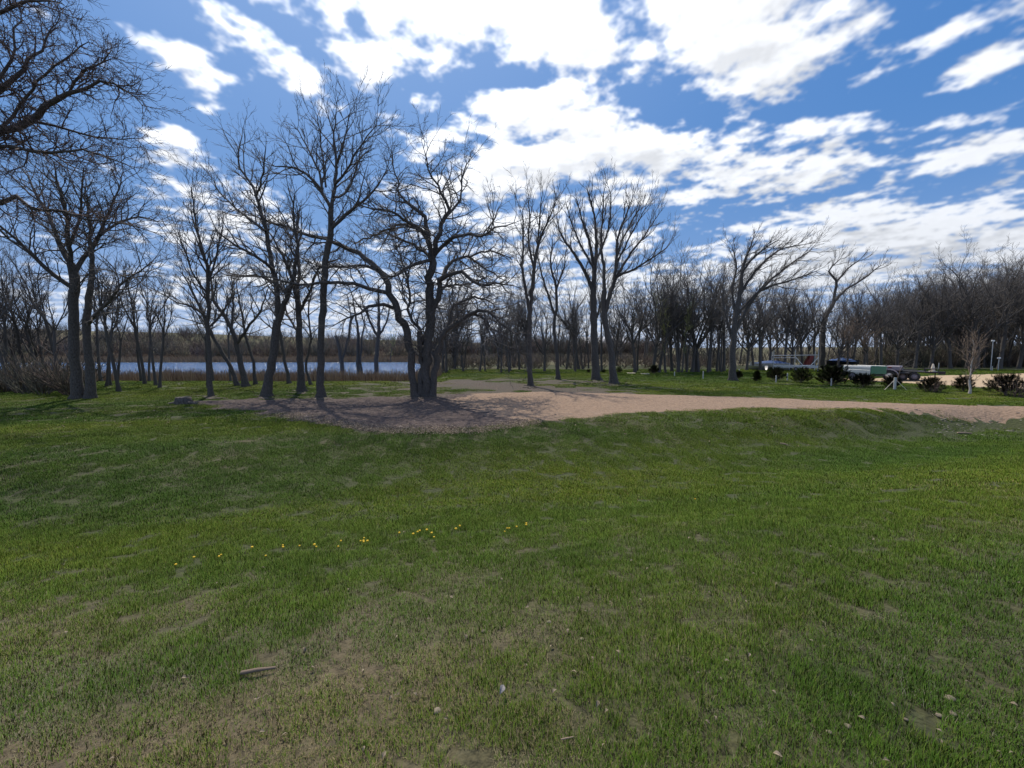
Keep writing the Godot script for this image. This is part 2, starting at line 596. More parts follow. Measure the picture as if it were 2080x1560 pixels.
func pine_parts(seed_: int, h: float, wide: float, boughs: int, tufted: bool) -> Array:   # [stem mesh, needle mesh]
	var rng := RandomNumberGenerator.new()
	rng.seed = seed_
	var stem := Buf.new()
	var needles := Buf.new()
	stem.tube(PackedVector3Array([Vector3(0, -0.1, 0), Vector3(0.02, h * 0.4, 0), Vector3(0, h * 0.9, 0.02)]), PackedFloat32Array([0.045, 0.03, 0.01]), 6)
	var turn := 0.0
	for i in boughs:
		turn += 2.4
		var t := float(i) / boughs
		var y := lerpf(0.06, 0.72, t) * h
		var reach := wide * 0.5 * (sqrt(1.0 - 0.92 * t * t) if tufted else 1.0 - 0.9 * t) * rng.randf_range(0.72, 1.0)
		var out := Vector3(cos(turn), 0, sin(turn))
		var rise := h * (rng.randf_range(0.10, 0.28) if tufted else rng.randf_range(0.02, 0.10))
		var p0 := Vector3(0, y, 0)
		var p1 := p0 + out * reach * 0.6 + Vector3(0, rise * 0.25, 0)
		var p2 := p0 + out * reach + Vector3(0, rise, 0)
		stem.tube(PackedVector3Array([p0, p1, p2]), PackedFloat32Array([0.014, 0.010, 0.005]), 4)
		for s in (6 if tufted else 7):      # shoots along the bough, each bristling with needles
			var f := rng.randf_range(0.2, 1.0)
			var q := p0.lerp(p1, f * 2.0) if f < 0.5 else p1.lerp(p2, f * 2.0 - 1.0)
			var sd := ((p2 - p1).normalized() * 0.6 + Vector3(rng.randf_range(-.7, .7), 0.9 if tufted else 0.1, rng.randf_range(-.7, .7))).normalized()
			var sl := rng.randf_range(0.12, 0.24) * (1.0 if tufted else 0.7)
			for k in 46:
				var b0 := q + sd * sl * rng.randf()
				var e := (sd * rng.randf_range(0.1, 1.0) + Vector3(rng.randf_range(-1, 1), rng.randf_range(-1, 1), rng.randf_range(-1, 1))).normalized() * rng.randf_range(0.05, 0.10)
				var side := e.cross(Vector3(rng.randf(), rng.randf(), rng.randf())).normalized() * 0.0055
				var b := needles.v.size()
				needles.v.append_array([b0 - side, b0 + side, b0 + e])
				var nn := side.cross(e).normalized()
				needles.n.append_array([nn, nn, nn])
				var g := rng.randf_range(0.7, 1.35)
				var c := Color(0.090 * g, 0.140 * g, 0.066 * g)
				needles.c.append_array([c, c, c])
				needles.ix.append_array([b, b + 1, b + 2])
	return [stem.mesh(), needles.mesh()]

# ---------------------------------------------------------------- ground sheets
func sheet(called: String, poly: PackedVector2Array, cell: float, lift: float, ragged: float, rough: float, m: Material, label: String, category: String) -> MeshInstance3D:
	var lo := poly[0]
	var hi := poly[0]
	for p in poly:
		lo = lo.min(p); hi = hi.max(p)
	lo -= Vector2(1, 1); hi += Vector2(1, 1)
	var w := int((hi.x - lo.x) / cell) + 1
	var h := int((hi.y - lo.y) / cell) + 1
	var b := Buf.new()
	var id := PackedInt32Array()
	id.resize(w * h)
	for j in h:
		for i in w:
			var p := lo + Vector2(i, j) * cell
			var sd := poly_sd(poly, p) + ragged * (nz.get_noise_2d(p.x * 60.0, p.y * 60.0) + 0.7 * nz2.get_noise_2d(p.x * 14.0, p.y * 14.0))
			if sd < -0.6:
				id[j * w + i] = -1
				continue
			id[j * w + i] = b.v.size()
			var y := height(p.x, p.y) + clampf(sd * 0.06, -0.08, lift)
			if sd > 0.1: y += rough * (0.35 + nz2.get_noise_2d(p.x * 130.0, p.y * 130.0)) * clampf(sd, 0.0, 1.0) if nz2.get_noise_2d(p.x * 130.0, p.y * 130.0) > -0.35 else 0.0
			b.v.append(Vector3(p.x, y, p.y))
	for j in h - 1:
		for i in w - 1:
			var a := id[j * w + i]
			var c := id[j * w + i + 1]
			var d := id[j * w + w + i]
			var e := id[j * w + w + i + 1]
			if a < 0 or c < 0 or d < 0 or e < 0: continue
			b.ix.append_array([a, c, d, c, e, d])
	var nn := PackedVector3Array()
	nn.resize(b.v.size())
	for k in range(0, b.ix.size(), 3):
		var p0 := b.v[b.ix[k]]
		var n0 := (b.v[b.ix[k + 2]] - p0).cross(b.v[b.ix[k + 1]] - p0)
		for q in 3: nn[b.ix[k + q]] += n0
	for k in nn.size(): nn[k] = nn[k].normalized()
	b.n = nn
	var o := part(called, b.mesh(), m, self)
	tag(o, label, category, "", "structure")
	return o

func dryness(x: float, z: float) -> float:   # 0 lush .. 1 straw
	var d := -z
	var axis := 8.0 + 0.367 * x
	var s := d - axis
	var v := 0.12 + 0.60 * nz.get_noise_2d(x * 16.0 + 70.0, z * 16.0) + 0.28 * nz2.get_noise_2d(x * 24.0, z * 24.0)
	v -= 0.42 * exp(-pow((s + 0.6) / 2.4, 2.0))             # lush grass along the damp ditch
	v += 0.27 * smoothstep(4.6, 1.7, d) + 0.18 * exp(-pow((s - 3.6) / 1.3, 2.0))
	for q in dry_spots: v += 0.42 * exp(-Vector2(x - q.x, (z - q.y) * 1.6).length_squared() / (q.z * q.z * 0.36))
	if d > 24.0 and x > 4.0: v -= 0.30
	if d > 18.0 and x < -9.0: v -= 0.15
	return clampf(v, 0.0, 1.0)

func thinness(x: float, z: float) -> float:  # 1 where the turf under the trees is worn and muddy
	var d := -z
	var t := smoothstep(17.0, 20.0, d) * (1.0 - smoothstep(27.0, 33.0, d)) * smoothstep(-11.0, -5.0, x) * (1.0 - smoothstep(4.0, 8.5, x))
	return clampf(t * (0.92 + 0.9 * nz.get_noise_2d(x * 18.0, z * 18.0)), 0.0, 1.0)

func noise_tex(seed_: int, freq: float, dark: Color, light: Color, size := 512, octaves := 5) -> ImageTexture:
	var n := FastNoiseLite.new()
	n.seed = seed_; n.frequency = freq; n.fractal_octaves = octaves; n.fractal_gain = 0.65
	var img := n.get_seamless_image(size, size)
	img.convert(Image.FORMAT_RGB8)
	var data := img.get_data()
	var lut_r := PackedByteArray(); var lut_g := PackedByteArray(); var lut_b := PackedByteArray()
	for i in 256:
		var t := smoothstep(0.15, 0.85, i / 255.0)
		var c := dark.lerp(light, t).linear_to_srgb()
		lut_r.append(int(clampf(c.r, 0, 1) * 255)); lut_g.append(int(clampf(c.g, 0, 1) * 255)); lut_b.append(int(clampf(c.b, 0, 1) * 255))
	for k in range(0, data.size(), 3):
		var g := data[k]
		data[k] = lut_r[g]; data[k + 1] = lut_g[g]; data[k + 2] = lut_b[g]
	return ImageTexture.create_from_image(Image.create_from_data(size, size, false, Image.FORMAT_RGB8, data))

func normal_tex(seed_: int, freq: float, strength: float, size := 512) -> ImageTexture:
	var n := FastNoiseLite.new()
	n.seed = seed_; n.frequency = freq; n.fractal_octaves = 4; n.fractal_gain = 0.6
	var img := n.get_seamless_image(size, size)
	img.convert(Image.FORMAT_RGBA8)
	img.bump_map_to_normal_map(strength)
	return ImageTexture.create_from_image(img)

func tri(m: StandardMaterial3D, scale_: float) -> StandardMaterial3D:
	m.uv1_triplanar = true
	m.uv1_world_triplanar = true
	m.uv1_scale = Vector3.ONE * scale_
	return m

func scatter(called: String, mesh: Mesh, m: Material, places: Array, label: String, category: String) -> MultiMeshInstance3D:   # places: [Transform3D, Color]
	var mm := MultiMesh.new()
	mm.transform_format = MultiMesh.TRANSFORM_3D
	mm.use_colors = true
	mm.mesh = mesh
	mm.instance_count = places.size()
	for i in places.size():
		mm.set_instance_transform(i, places[i][0])
		mm.set_instance_color(i, places[i][1])
	var o := MultiMeshInstance3D.new()
	o.multimesh = mm
	o.material_override = m
	o.name = numbered(called)
	add_child(o)
	tag(o, label, category, "", "stuff")
	return o

func grass_patch(seed_: int, size: float, n: int, tall: float, wide: float, dry: float) -> ArrayMesh:
	var rng := RandomNumberGenerator.new()
	rng.seed = seed_
	var b := Buf.new()
	for i in n:
		var p := Vector3(rng.randf_range(-.5, .5), 0, rng.randf_range(-.5, .5)) * size
		p.y = -0.01
		var a := rng.randf() * TAU
		var straw := rng.randf() < dry
		var l := tall * rng.randf_range(0.35, 1.0) * (1.5 if rng.randf() < 0.12 else 1.0) * (0.8 if straw else 1.0)
		var tilt := rng.randf_range(0.1, 0.7) if not straw else rng.randf_range(0.3, 1.1)
		var out := Vector3(cos(a), 0, sin(a))
		var m := p + (Vector3.UP * cos(tilt * 0.5) + out * sin(tilt * 0.5)) * l * 0.55
		var e := m + (Vector3.UP * cos(tilt * 1.4) + out * sin(tilt * 1.4)) * l * 0.5
		if e.y < 0.006: e.y = 0.006
		var s := Vector3(-sin(a), 0, cos(a)) * wide * 0.5 * rng.randf_range(0.7, 1.2)
		var k := b.v.size()
		var nn := (s.cross(m - p)).normalized()
		b.v.append_array([p - s, p + s, m - s * 0.8, m + s * 0.8, e])
		if nn.y < 0: nn = -nn
		nn = (nn * 0.45 + Vector3.UP * 0.75).normalized()
		b.n.append_array([nn, nn, nn, nn, nn])
		var g := rng.randf_range(0.7, 1.3)
		var c := Color(0.074 * g, 0.134 * g, 0.010 * g) if not straw else Color(0.21 * g, 0.175 * g, 0.090 * g)
		if not straw and rng.randf() < 0.25: c = Color(0.122 * g, 0.150 * g, 0.018 * g)
		b.c.append_array([c, c, c, c, c])
		b.ix.append_array([k, k + 2, k + 1, k + 1, k + 2, k + 3, k + 2, k + 4, k + 3])
	return b.mesh()

func lawn() -> void:
	var rng := RandomNumberGenerator.new()
	rng.seed = 3
	var bands := [[0.6, 5.5, 0.24, 1300, 0.042, 0.0028, 1.35], [5.5, 12.0, 0.4, 1500, 0.042, 0.0048, 1.35], [12.0, 22.0, 0.6, 1300, 0.042, 0.0075, 1.3], [22.0, 46.0, 1.1, 1100, 0.05, 0.015, 1.3]]
	var shares := [0.06, 0.24, 0.44, 0.66]
	for bi in bands.size():
		var q: Array = bands[bi]
		var near: float = q[0]
		var far: float = q[1]
		var size: float = q[2]
		var lists := [[], [], [], []]
		var step := size / sqrt(q[6]) * 0.93
		var z := near if near > 1.0 else -1.0
		while z < far:
			var half := minf(maxf(z, 1.0) * 1.32 + 2.5, 52.0)
			var x := -half
			while x < half:
				var px := x + rng.randf_range(-.5, .5) * step
				var pz := -(z + rng.randf_range(-.5, .5) * step)
				x += step
				var p2 := Vector2(px, pz)
				if pz < -10.0:
					if poly_sd(dirt_poly, p2) + 0.5 * nz.get_noise_2d(px * 60.0, pz * 60.0) > -0.05: continue
					if poly_sd(drive_poly, p2) > -0.12 * size + 0.45 * pow(rng.randf(), 3.0): continue
					if pz < -20.0 and poly_sd(lot_poly, p2) > -0.3: continue
					if rng.randf() < thinness(px, pz) * 0.92: continue
				if pz < -26.0 and height(px, pz) < -0.55: continue
				var dry := dryness(px, pz)
				var flat := false
				var gap := nz2.get_noise_2d(px * 55.0 + 300.0, pz * 55.0) + 0.4 * nz.get_noise_2d(px * 30.0, pz * 30.0)
				if gap > 0.46 and dry > 0.36 and rng.randf() < 0.5: flat = true
				var kind := clampi(int(dry * 3.6 + rng.randf_range(-0.8, 0.8)), 0, 3)
				if flat: kind = 3
				var s := rng.randf_range(0.85, 1.15)
				var y := height(px, pz)
				var e := 0.3
				var nrm := Vector3(height(px - e, pz) - height(px + e, pz), 2.0 * e, height(px, pz - e) - height(px, pz + e)).normalized()
				var bs := Basis(Vector3.UP.cross(nrm).normalized(), Vector3.UP.angle_to(nrm)) if nrm.y < 0.9999 else Basis.IDENTITY
				bs = bs * Basis(Vector3.UP, rng.randf() * TAU).scaled(Vector3(s, s * lerpf(1.15, 0.75, dry) * (0.9 if flat else rng.randf_range(0.8, 1.3)), s))
				var lush := clampf(0.5 - 1.1 * nz.get_noise_2d((px - 0.367 * pz) * 5.0 - 40.0, (pz + 0.367 * px) * 17.0), 0.0, 1.0)
				var tint := Color(lerpf(0.62, 1.25, 1.0 - lush), lerpf(0.78, 1.10, 1.0 - lush), 1.0)
				lists[kind].append([Transform3D(bs, Vector3(px, y, pz)), tint * rng.randf_range(0.85, 1.15)])
			z += step
		for k in 4:
			scatter("lawn_grass", grass_patch(40 + bi * 4 + k, size * 1.1, q[3], q[4], q[5], shares[k]), M.grass, lists[k],
				["fresh green spring grass", "green grass with some straw", "thin grass half turned to straw", "straw coloured dry grass"][k] + [" on the high side of the ditch", " in and along the ditch", " around the bare earth and the track", " under and beyond the bare trees"][bi], "grass")

# ---------------------------------------------------------------- the scene
func _ready() -> void:
	nz.seed = 7; nz.frequency = 0.01; nz.fractal_octaves = 4
	nz2.seed = 23; nz2.frequency = 0.02; nz2.fractal_octaves = 3
	# camera, sky, sun, exposure
	var cam := Camera3D.new()
	cam.position = EYE
	cam.rotation.x = -PITCH
	cam.fov = rad_to_deg(2.0 * atan(780.0 / F))
	cam.near = 0.05
	cam.far = 4000.0
	add_child(cam)
	var az := deg_to_rad(-20.0)
	var el := deg_to_rad(56.0)
	sun_dir = Vector3(sin(az) * cos(el), sin(el), -cos(az) * cos(el))
	var sun := DirectionalLight3D.new()
	sun.light_energy = 1.4
	sun.light_color = Color(1.0, 0.955, 0.88)
	sun.light_angular_distance = 0.6
	sun.shadow_enabled = true
	add_child(sun)
	sun.look_at_from_position(Vector3.ZERO, -sun_dir, Vector3.UP)
	var we := WorldEnvironment.new()
	var env := Environment.new()
	env.background_mode = Environment.BG_SKY
	env.sky = make_sky()
	env.tonemap_mode = Environment.TONE_MAPPER_LINEAR
	env.tonemap_exposure = 1.0
	env.sdfgi_enabled = true
	env.ssao_enabled = true
	env.ssil_enabled = true
	we.environment = env
	add_child(we)
	print("sky ", Time.get_ticks_msec())

	materials()
	setting()
	print("setting ", Time.get_ticks_msec())
	near_trees()
	print("near trees ", Time.get_ticks_msec())
	wood()
	print("wood ", Time.get_ticks_msec())
	yard()
	small_things()
	lawn()
	print("done ", Time.get_ticks_msec())

func materials() -> void:
	M.bark = mat(Color(0.115, 0.104, 0.097), 0.95)
	M.bark.albedo_texture = noise_tex(3, 0.03, Color(0.55, 0.54, 0.53), Color(1.0, 1.0, 1.0), 256)
	M.bark.normal_enabled = true
	M.bark.normal_texture = normal_tex(4, 0.03, 9.0, 256)
	M.bark.normal_scale = 1.2
	M.bark.uv1_scale = Vector3(3, 0.8, 1)
	M.twig = mat(Color(0.100, 0.091, 0.087), 0.9)
	M.twig_red = mat(Color(0.10, 0.072, 0.068), 0.9)
	M.bark_far = mat(Color(0.088, 0.080, 0.075), 0.95)
	M.twig_far = mat(Color(0.100, 0.091, 0.087), 0.9)
	M.twig_tan = mat(Color(0.27, 0.20, 0.15), 0.9)
	M.twig_bud = mat(Color(0.26, 0.27, 0.10), 0.9)
	M.brush = mat(Color(0.095, 0.083, 0.072), 0.95, true)
	M.grass = mat(Color(1, 1, 1), 0.9, true)
	M.grass.metallic_specular = 0.35
	M.grass.backlight = Color(0.5, 0.5, 0.5)
	M.reed = mat(Color(1, 1, 1), 0.9, true)
	M.needle = mat(Color(1, 1, 1), 0.7, true)
	M.needle.backlight = Color(0.7, 0.7, 0.7)
	M.soil = tri(mat(Color(1, 1, 1), 0.98, true), 0.55)
	M.soil.albedo_texture = noise_tex(8, 0.02, Color(0.55, 0.55, 0.52), Color(1.25, 1.2, 1.1), 1024, 6)
	M.soil.normal_enabled = true
	M.soil.normal_texture = normal_tex(9, 0.03, 8.0)
	M.dirt = tri(mat(Color(0.076, 0.054, 0.050), 0.98), 0.33)
	M.dirt.albedo_texture = noise_tex(18, 0.012, Color(0.5, 0.5, 0.5), Color(1.3, 1.25, 1.2), 1024, 6)
	M.dirt.normal_enabled = true
	M.dirt.normal_texture = normal_tex(19, 0.03, 12.0)
	M.gravel = tri(mat(Color(0.265, 0.185, 0.130), 0.98), 0.4)
	M.gravel.albedo_texture = noise_tex(28, 0.015, Color(0.72, 0.70, 0.68), Color(1.1, 1.08, 1.05), 1024, 6)
	M.gravel.normal_enabled = true
	M.gravel.normal_texture = normal_tex(29, 0.04, 8.0)
	M.lot = tri(mat(Color(0.44, 0.335, 0.22), 0.98), 0.4)
	M.lot.albedo_texture = M.gravel.albedo_texture
	M.water = tri(mat(Color(0.055, 0.125, 0.27), 0.16), 0.14)
	M.water.metallic_specular = 0.25
	M.water.normal_enabled = true
	M.water.normal_texture = normal_tex(31, 0.02, 6.0)
	M.water.normal_scale = 3.0
	M.stone = mat(Color(0.20, 0.165, 0.12), 0.95)
	M.leaf = mat(Color(1, 1, 1), 0.85, true)
	M.white = mat(Color(0.72, 0.72, 0.72), 0.5)
	M.tube = mat(Color(0.50, 0.50, 0.48), 0.7)
	M.cream = mat(Color(0.66, 0.58, 0.46), 0.7)
	M.silver = mat(Color(0.50, 0.53, 0.56), 0.45); M.silver.metallic = 0.25
	M.alu = mat(Color(0.50, 0.51, 0.52), 0.45); M.alu.metallic = 0.6
	M.green_paint = mat(Color(0.03, 0.16, 0.09), 0.5)
	M.black = mat(Color(0.022, 0.022, 0.024), 0.7)
	M.rubber = mat(Color(0.03, 0.03, 0.03), 0.9)
	M.hub = mat(Color(0.72, 0.70, 0.66), 0.5)
	M.grey_paint = mat(Color(0.20, 0.18, 0.21), 0.5)
	M.red = mat(Color(0.17, 0.025, 0.022), 0.6)
	M.blue = mat(Color(0.02, 0.065, 0.20), 0.8)
	M.yellow = mat(Color(0.75, 0.48, 0.02), 0.7)
	M.stem_green = mat(Color(0.08, 0.13, 0.03), 0.8)
	M.wood = mat(Color(0.16, 0.12, 0.09), 0.95)
	M.birch = mat(Color(0.55, 0.50, 0.45), 0.8)
	M.wall = mat(Color(0.30, 0.29, 0.29), 0.9)
	M.roof = mat(Color(0.72, 0.72, 0.74), 0.6)

func setting() -> void:
	dirt_poly = ground_poly([[365, 816], [430, 827], [560, 842], [640, 862], [740, 875], [850, 878], [960, 873], [1075, 858], [1180, 846], [1180, 806], [1000, 800], [930, 800], [870, 806], [760, 806], [640, 811], [520, 809], [430, 813]])
	drive_poly = ground_poly([[905, 812], [960, 800], [1100, 796], [1240, 799], [1500, 806], [1800, 818], [2080, 826], [2400, 838], [2400, 862], [2080, 846], [1800, 833], [1500, 829], [1250, 841], [1080, 857], [990, 850], [930, 832]])
	lot_poly = ground_poly([[1712, 769], [1780, 768.5], [1840, 766.5], [1920, 762.5], [2000, 760], [2080, 758.5], [2400, 755], [2400, 802], [2080, 789], [2000, 787], [1900, 782], [1800, 776], [1712, 771.5]])
	for q in [[1050, 1285, .28], [1190, 1330, .25], [830, 1360, .35], [1640, 1470, .22], [1500, 1445, .2], [400, 1490, .35], [620, 1330, .3], [1780, 1250, .3], [2000, 1280, .35], [760, 1250, .4], [500, 1170, .35], [700, 1110, .4], [1950, 1440, .3], [100, 1500, .4], [1160, 1240, .2], [1420, 900, 1.2], [1150, 905, .9], [1900, 910, .8], [300, 850, 1.2]]:
		var gp := ground(q[0], q[1])
		dry_spots.append(Vector3(gp.x, gp.z, q[2]))
	# terrain: one sheet, finest round the viewer
	var b := Buf.new()
	var n := 400
	var xs := PackedFloat32Array()
	for i in n + 1:
		var t := (float(i) / n) * 2.0 - 1.0
		xs.append(7.0 * sinh(6.2 * t))
	for j in n + 1:
		for i in n + 1:
			var x := xs[i]
			var z := xs[j]
			b.v.append(Vector3(x, height(x, z), z))
			var e := maxf(0.2, absf(x) * 0.02 + absf(z) * 0.02)
			b.n.append(Vector3(height(x - e, z) - height(x + e, z), 2.0 * e, height(x, z - e) - height(x, z + e)).normalized())
			var d := -z
			var dry := dryness(x, z)
			var c := Color(0.040, 0.052, 0.014).lerp(Color(0.105, 0.085, 0.052), clampf(dry * 1.1, 0.0, 1.0))
			c = c.lerp(Color(0.080, 0.062, 0.052), thinness(x, z) * 0.9)
			if d > 60.0:
				c = (Color(0.13, 0.11, 0.072).lerp(Color(0.10, 0.10, 0.045), clampf(0.5 + 1.6 * nz.get_noise_2d(x * 1.2, z * 1.2), 0.0, 1.0)))   # stubble fields and pasture
			if d > 28.0 and d < 145.0 and height(x, z) < -0.5: c = Color(0.16, 0.125, 0.085)   # reed bed strewn with dead stalks
			b.c.append(c)
	for j in n:
		for i in n:
			var a := j * (n + 1) + i
			b.ix.append_array([a, a + 1, a + n + 1, a + 1, a + n + 2, a + n + 1])
	var g := part("ground", b.mesh(), M.soil, self)
	tag(g, "sloping spring lawn with a shallow ditch and far fields", "ground", "", "structure")
	sheet("dirt_clearing", dirt_poly, 0.14, 0.006, 0.5, 0.05, M.dirt, "bare purplish brown earth cleared beneath the spreading oak", "dirt")
	sheet("gravel_drive", drive_poly, 0.14, 0.016, 0.3, 0.06, M.gravel, "pinkish tan sandy track leading away from the oak", "track")
	sheet("gravel_lot", lot_poly, 0.3, 0.016, 0.3, 0.02, M.lot, "pale yellow gravel parking area beyond the pine shrubs", "gravel lot")
	# lake
	var w := Buf.new()
	w.quad(Vector3(-420, LAKE, -190), Vector3(-9, LAKE, -190), Vector3(-9, LAKE, -34), Vector3(-420, LAKE, -34))
	var lake := part("lake", w.mesh(), M.water, self)
	tag(lake, "rippled blue lake behind the trees", "lake", "", "structure")
	# reeds on both shores, brush on the far slope
	var rng := RandomNumberGenerator.new()
	rng.seed = 77
	var rb := Buf.new()
	for i in 60:
		var p := Vector3(rng.randf_range(-.6, .6), -0.05, rng.randf_range(-.6, .6))
		var l := rng.randf_range(0.4, 1.1)
		var top := p + Vector3(rng.randf_range(-.2, .2), l, rng.randf_range(-.2, .2))
		var side := Vector3(rng.randf_range(-1, 1), 0, rng.randf_range(-1, 1)).normalized() * 0.014
		var k := rb.v.size()
		var nn := side.cross(top - p).normalized()
		var gsh := rng.randf_range(0.65, 1.25)
		var col := Color(0.30, 0.225, 0.145) * gsh
		if rng.randf() < 0.3: col = Color(0.20, 0.14, 0.10) * gsh
		rb.v.append_array([p - side, p + side, top - side * 0.5, top + side * 0.5])
		rb.n.append_array([nn, nn, nn, nn])
		rb.c.append_array([col, col, col, col])
		rb.ix.append_array([k, k + 2, k + 1, k + 1, k + 2, k + 3])
	var reed := rb.mesh()
	var near := []
	var far := []
	for i in 5200:
		var d := rng.randf_range(31.0, 54.0)
		var x := -d * rng.randf_range(0.12, 1.6)
		var y := height(x, -d)
		if y > -0.6 - 0.25 * nz.get_noise_2d(x * 20.0, d * 20.0) or y < LAKE - 0.14: continue
		var s := rng.randf_range(0.75, 1.25)
		near.append([Transform3D(Basis(Vector3.UP, rng.randf() * TAU).scaled(Vector3(s, s * 1.05, s)), Vector3(x, y, -d)), Color(1, 1, 1) * rng.randf_range(0.8, 1.15)])
	for i in 5200:
		var d := rng.randf_range(108.0, 142.0)
		var x := -d * rng.randf_range(-0.05, 1.6)
		var y := height(x, -d)
		if y < LAKE - 0.2 or y > LAKE + 1.2: continue
		var s := rng.randf_range(1.3, 2.0)
		far.append([Transform3D(Basis(Vector3.UP, rng.randf() * TAU).scaled(Vector3(s * 1.5, s * 0.8, s * 1.5)), Vector3(x, y, -d)), Color(1, 1, 1) * rng.randf_range(0.8, 1.15)])
	scatter("shore_reeds", reed, M.reed, near, "tan dry reeds along the near shore of the lake", "reeds")
	scatter("shore_reeds", reed, M.reed, far, "tan dry reeds along the far shore of the lake", "reeds")
	var sh := [shrub_mesh(5, 14, 2.2, 0.9, 0.022, 6), shrub_mesh(6, 14, 1.6, 1.2, 0.02, 6)]
	var slope := []
	for i in 2200:
		var d := 122.0 + pow(rng.randf(), 2.0) * 80.0
		var x := -d * rng.randf_range(-0.35, 1.5)
		var y := height(x, -d)
		if y < LAKE + 0.4: continue
		if nz.get_noise_2d(x * 1.6, d * 1.6) < -0.12 and d > 150: continue
		var s := rng.randf_range(1.2, 2.6)
		slope.append([Transform3D(Basis(Vector3.UP, rng.randf() * TAU).scaled(Vector3(s * 1.2, s, s * 1.2)), Vector3(x, y, -d)), Color(rng.randf_range(0.75, 1.2), rng.randf_range(0.8, 1.1), rng.randf_range(0.75, 1.1))])
	scatter("hillside_brush", sh[0], M.brush, slope, "grey brown leafless brush covering the hillside across the lake", "brush")
	# understorey of the wood on the right and of the thicket on the left
	var under := []
	for i in 2400:
		var d := rng.randf_range(51.0, 95.0)
		var a := rng.randf_range(0.28, 1.5)
		if rng.randf() > smoothstep(0.78, 0.98, a) * 0.9 + 0.05: continue
		var x := d * a
		var s := rng.randf_range(0.7, 1.35)
		under.append([Transform3D(Basis(Vector3.UP, rng.randf() * TAU).scaled(Vector3(s * 1.2, s, s * 1.2)), on_ground(x, -d)), Color(rng.randf_range(0.8, 1.15), rng.randf_range(0.85, 1.15), rng.randf_range(0.75, 1.0))])
	scatter("wood_undergrowth", sh[0], M.brush, under, "dark leafless undergrowth inside the wood behind the gravel lot", "undergrowth")
	var far_u := []
	for i in 600:
		var d := rng.randf_range(46.0, 120.0)
		var x := d * rng.randf_range(-0.2, 0.5)
		var s := rng.randf_range(0.5, 1.0)
		far_u.append([Transform3D(Basis(Vector3.UP, rng.randf() * TAU).scaled(Vector3(s * 1.2, s, s * 1.2)), on_ground(x, -d)), Color(rng.randf_range(0.9, 1.15), rng.randf_range(0.85, 1.1), rng.randf_range(0.75, 1.0))])
	scatter("field_edge_brush", sh[1], M.brush, far_u, "low brown brush at the foot of the far tree line", "brush")
	var thick := []
	for i in 70:
		var q := ground(rng.randf_range(-260, 150), rng.randf_range(781, 804))
		if q.x > -17.0 and rng.randf() < 0.6: continue
		var s := rng.randf_range(0.5, 1.2)
		thick.append([Transform3D(Basis(Vector3.UP, rng.randf() * TAU).scaled(Vector3(s, s, s)), q), Color(rng.randf_range(0.8, 1.2), rng.randf_range(0.85, 1.1), rng.randf_range(0.75, 1.0))])
	for i in 16:
		var d := rng.randf_range(27.0, 44.0)
		var q := on_ground(-d * rng.randf_range(1.0, 1.6), -d)
		var s := rng.randf_range(0.7, 1.5)
		thick.append([Transform3D(Basis(Vector3.UP, rng.randf() * TAU).scaled(Vector3(s, s, s)), q), Color(0.9, 0.9, 0.9)])
	scatter("lakeside_thicket", sh[1], M.brush, thick, "tangled leafless thicket around the double trunked tree", "thicket")

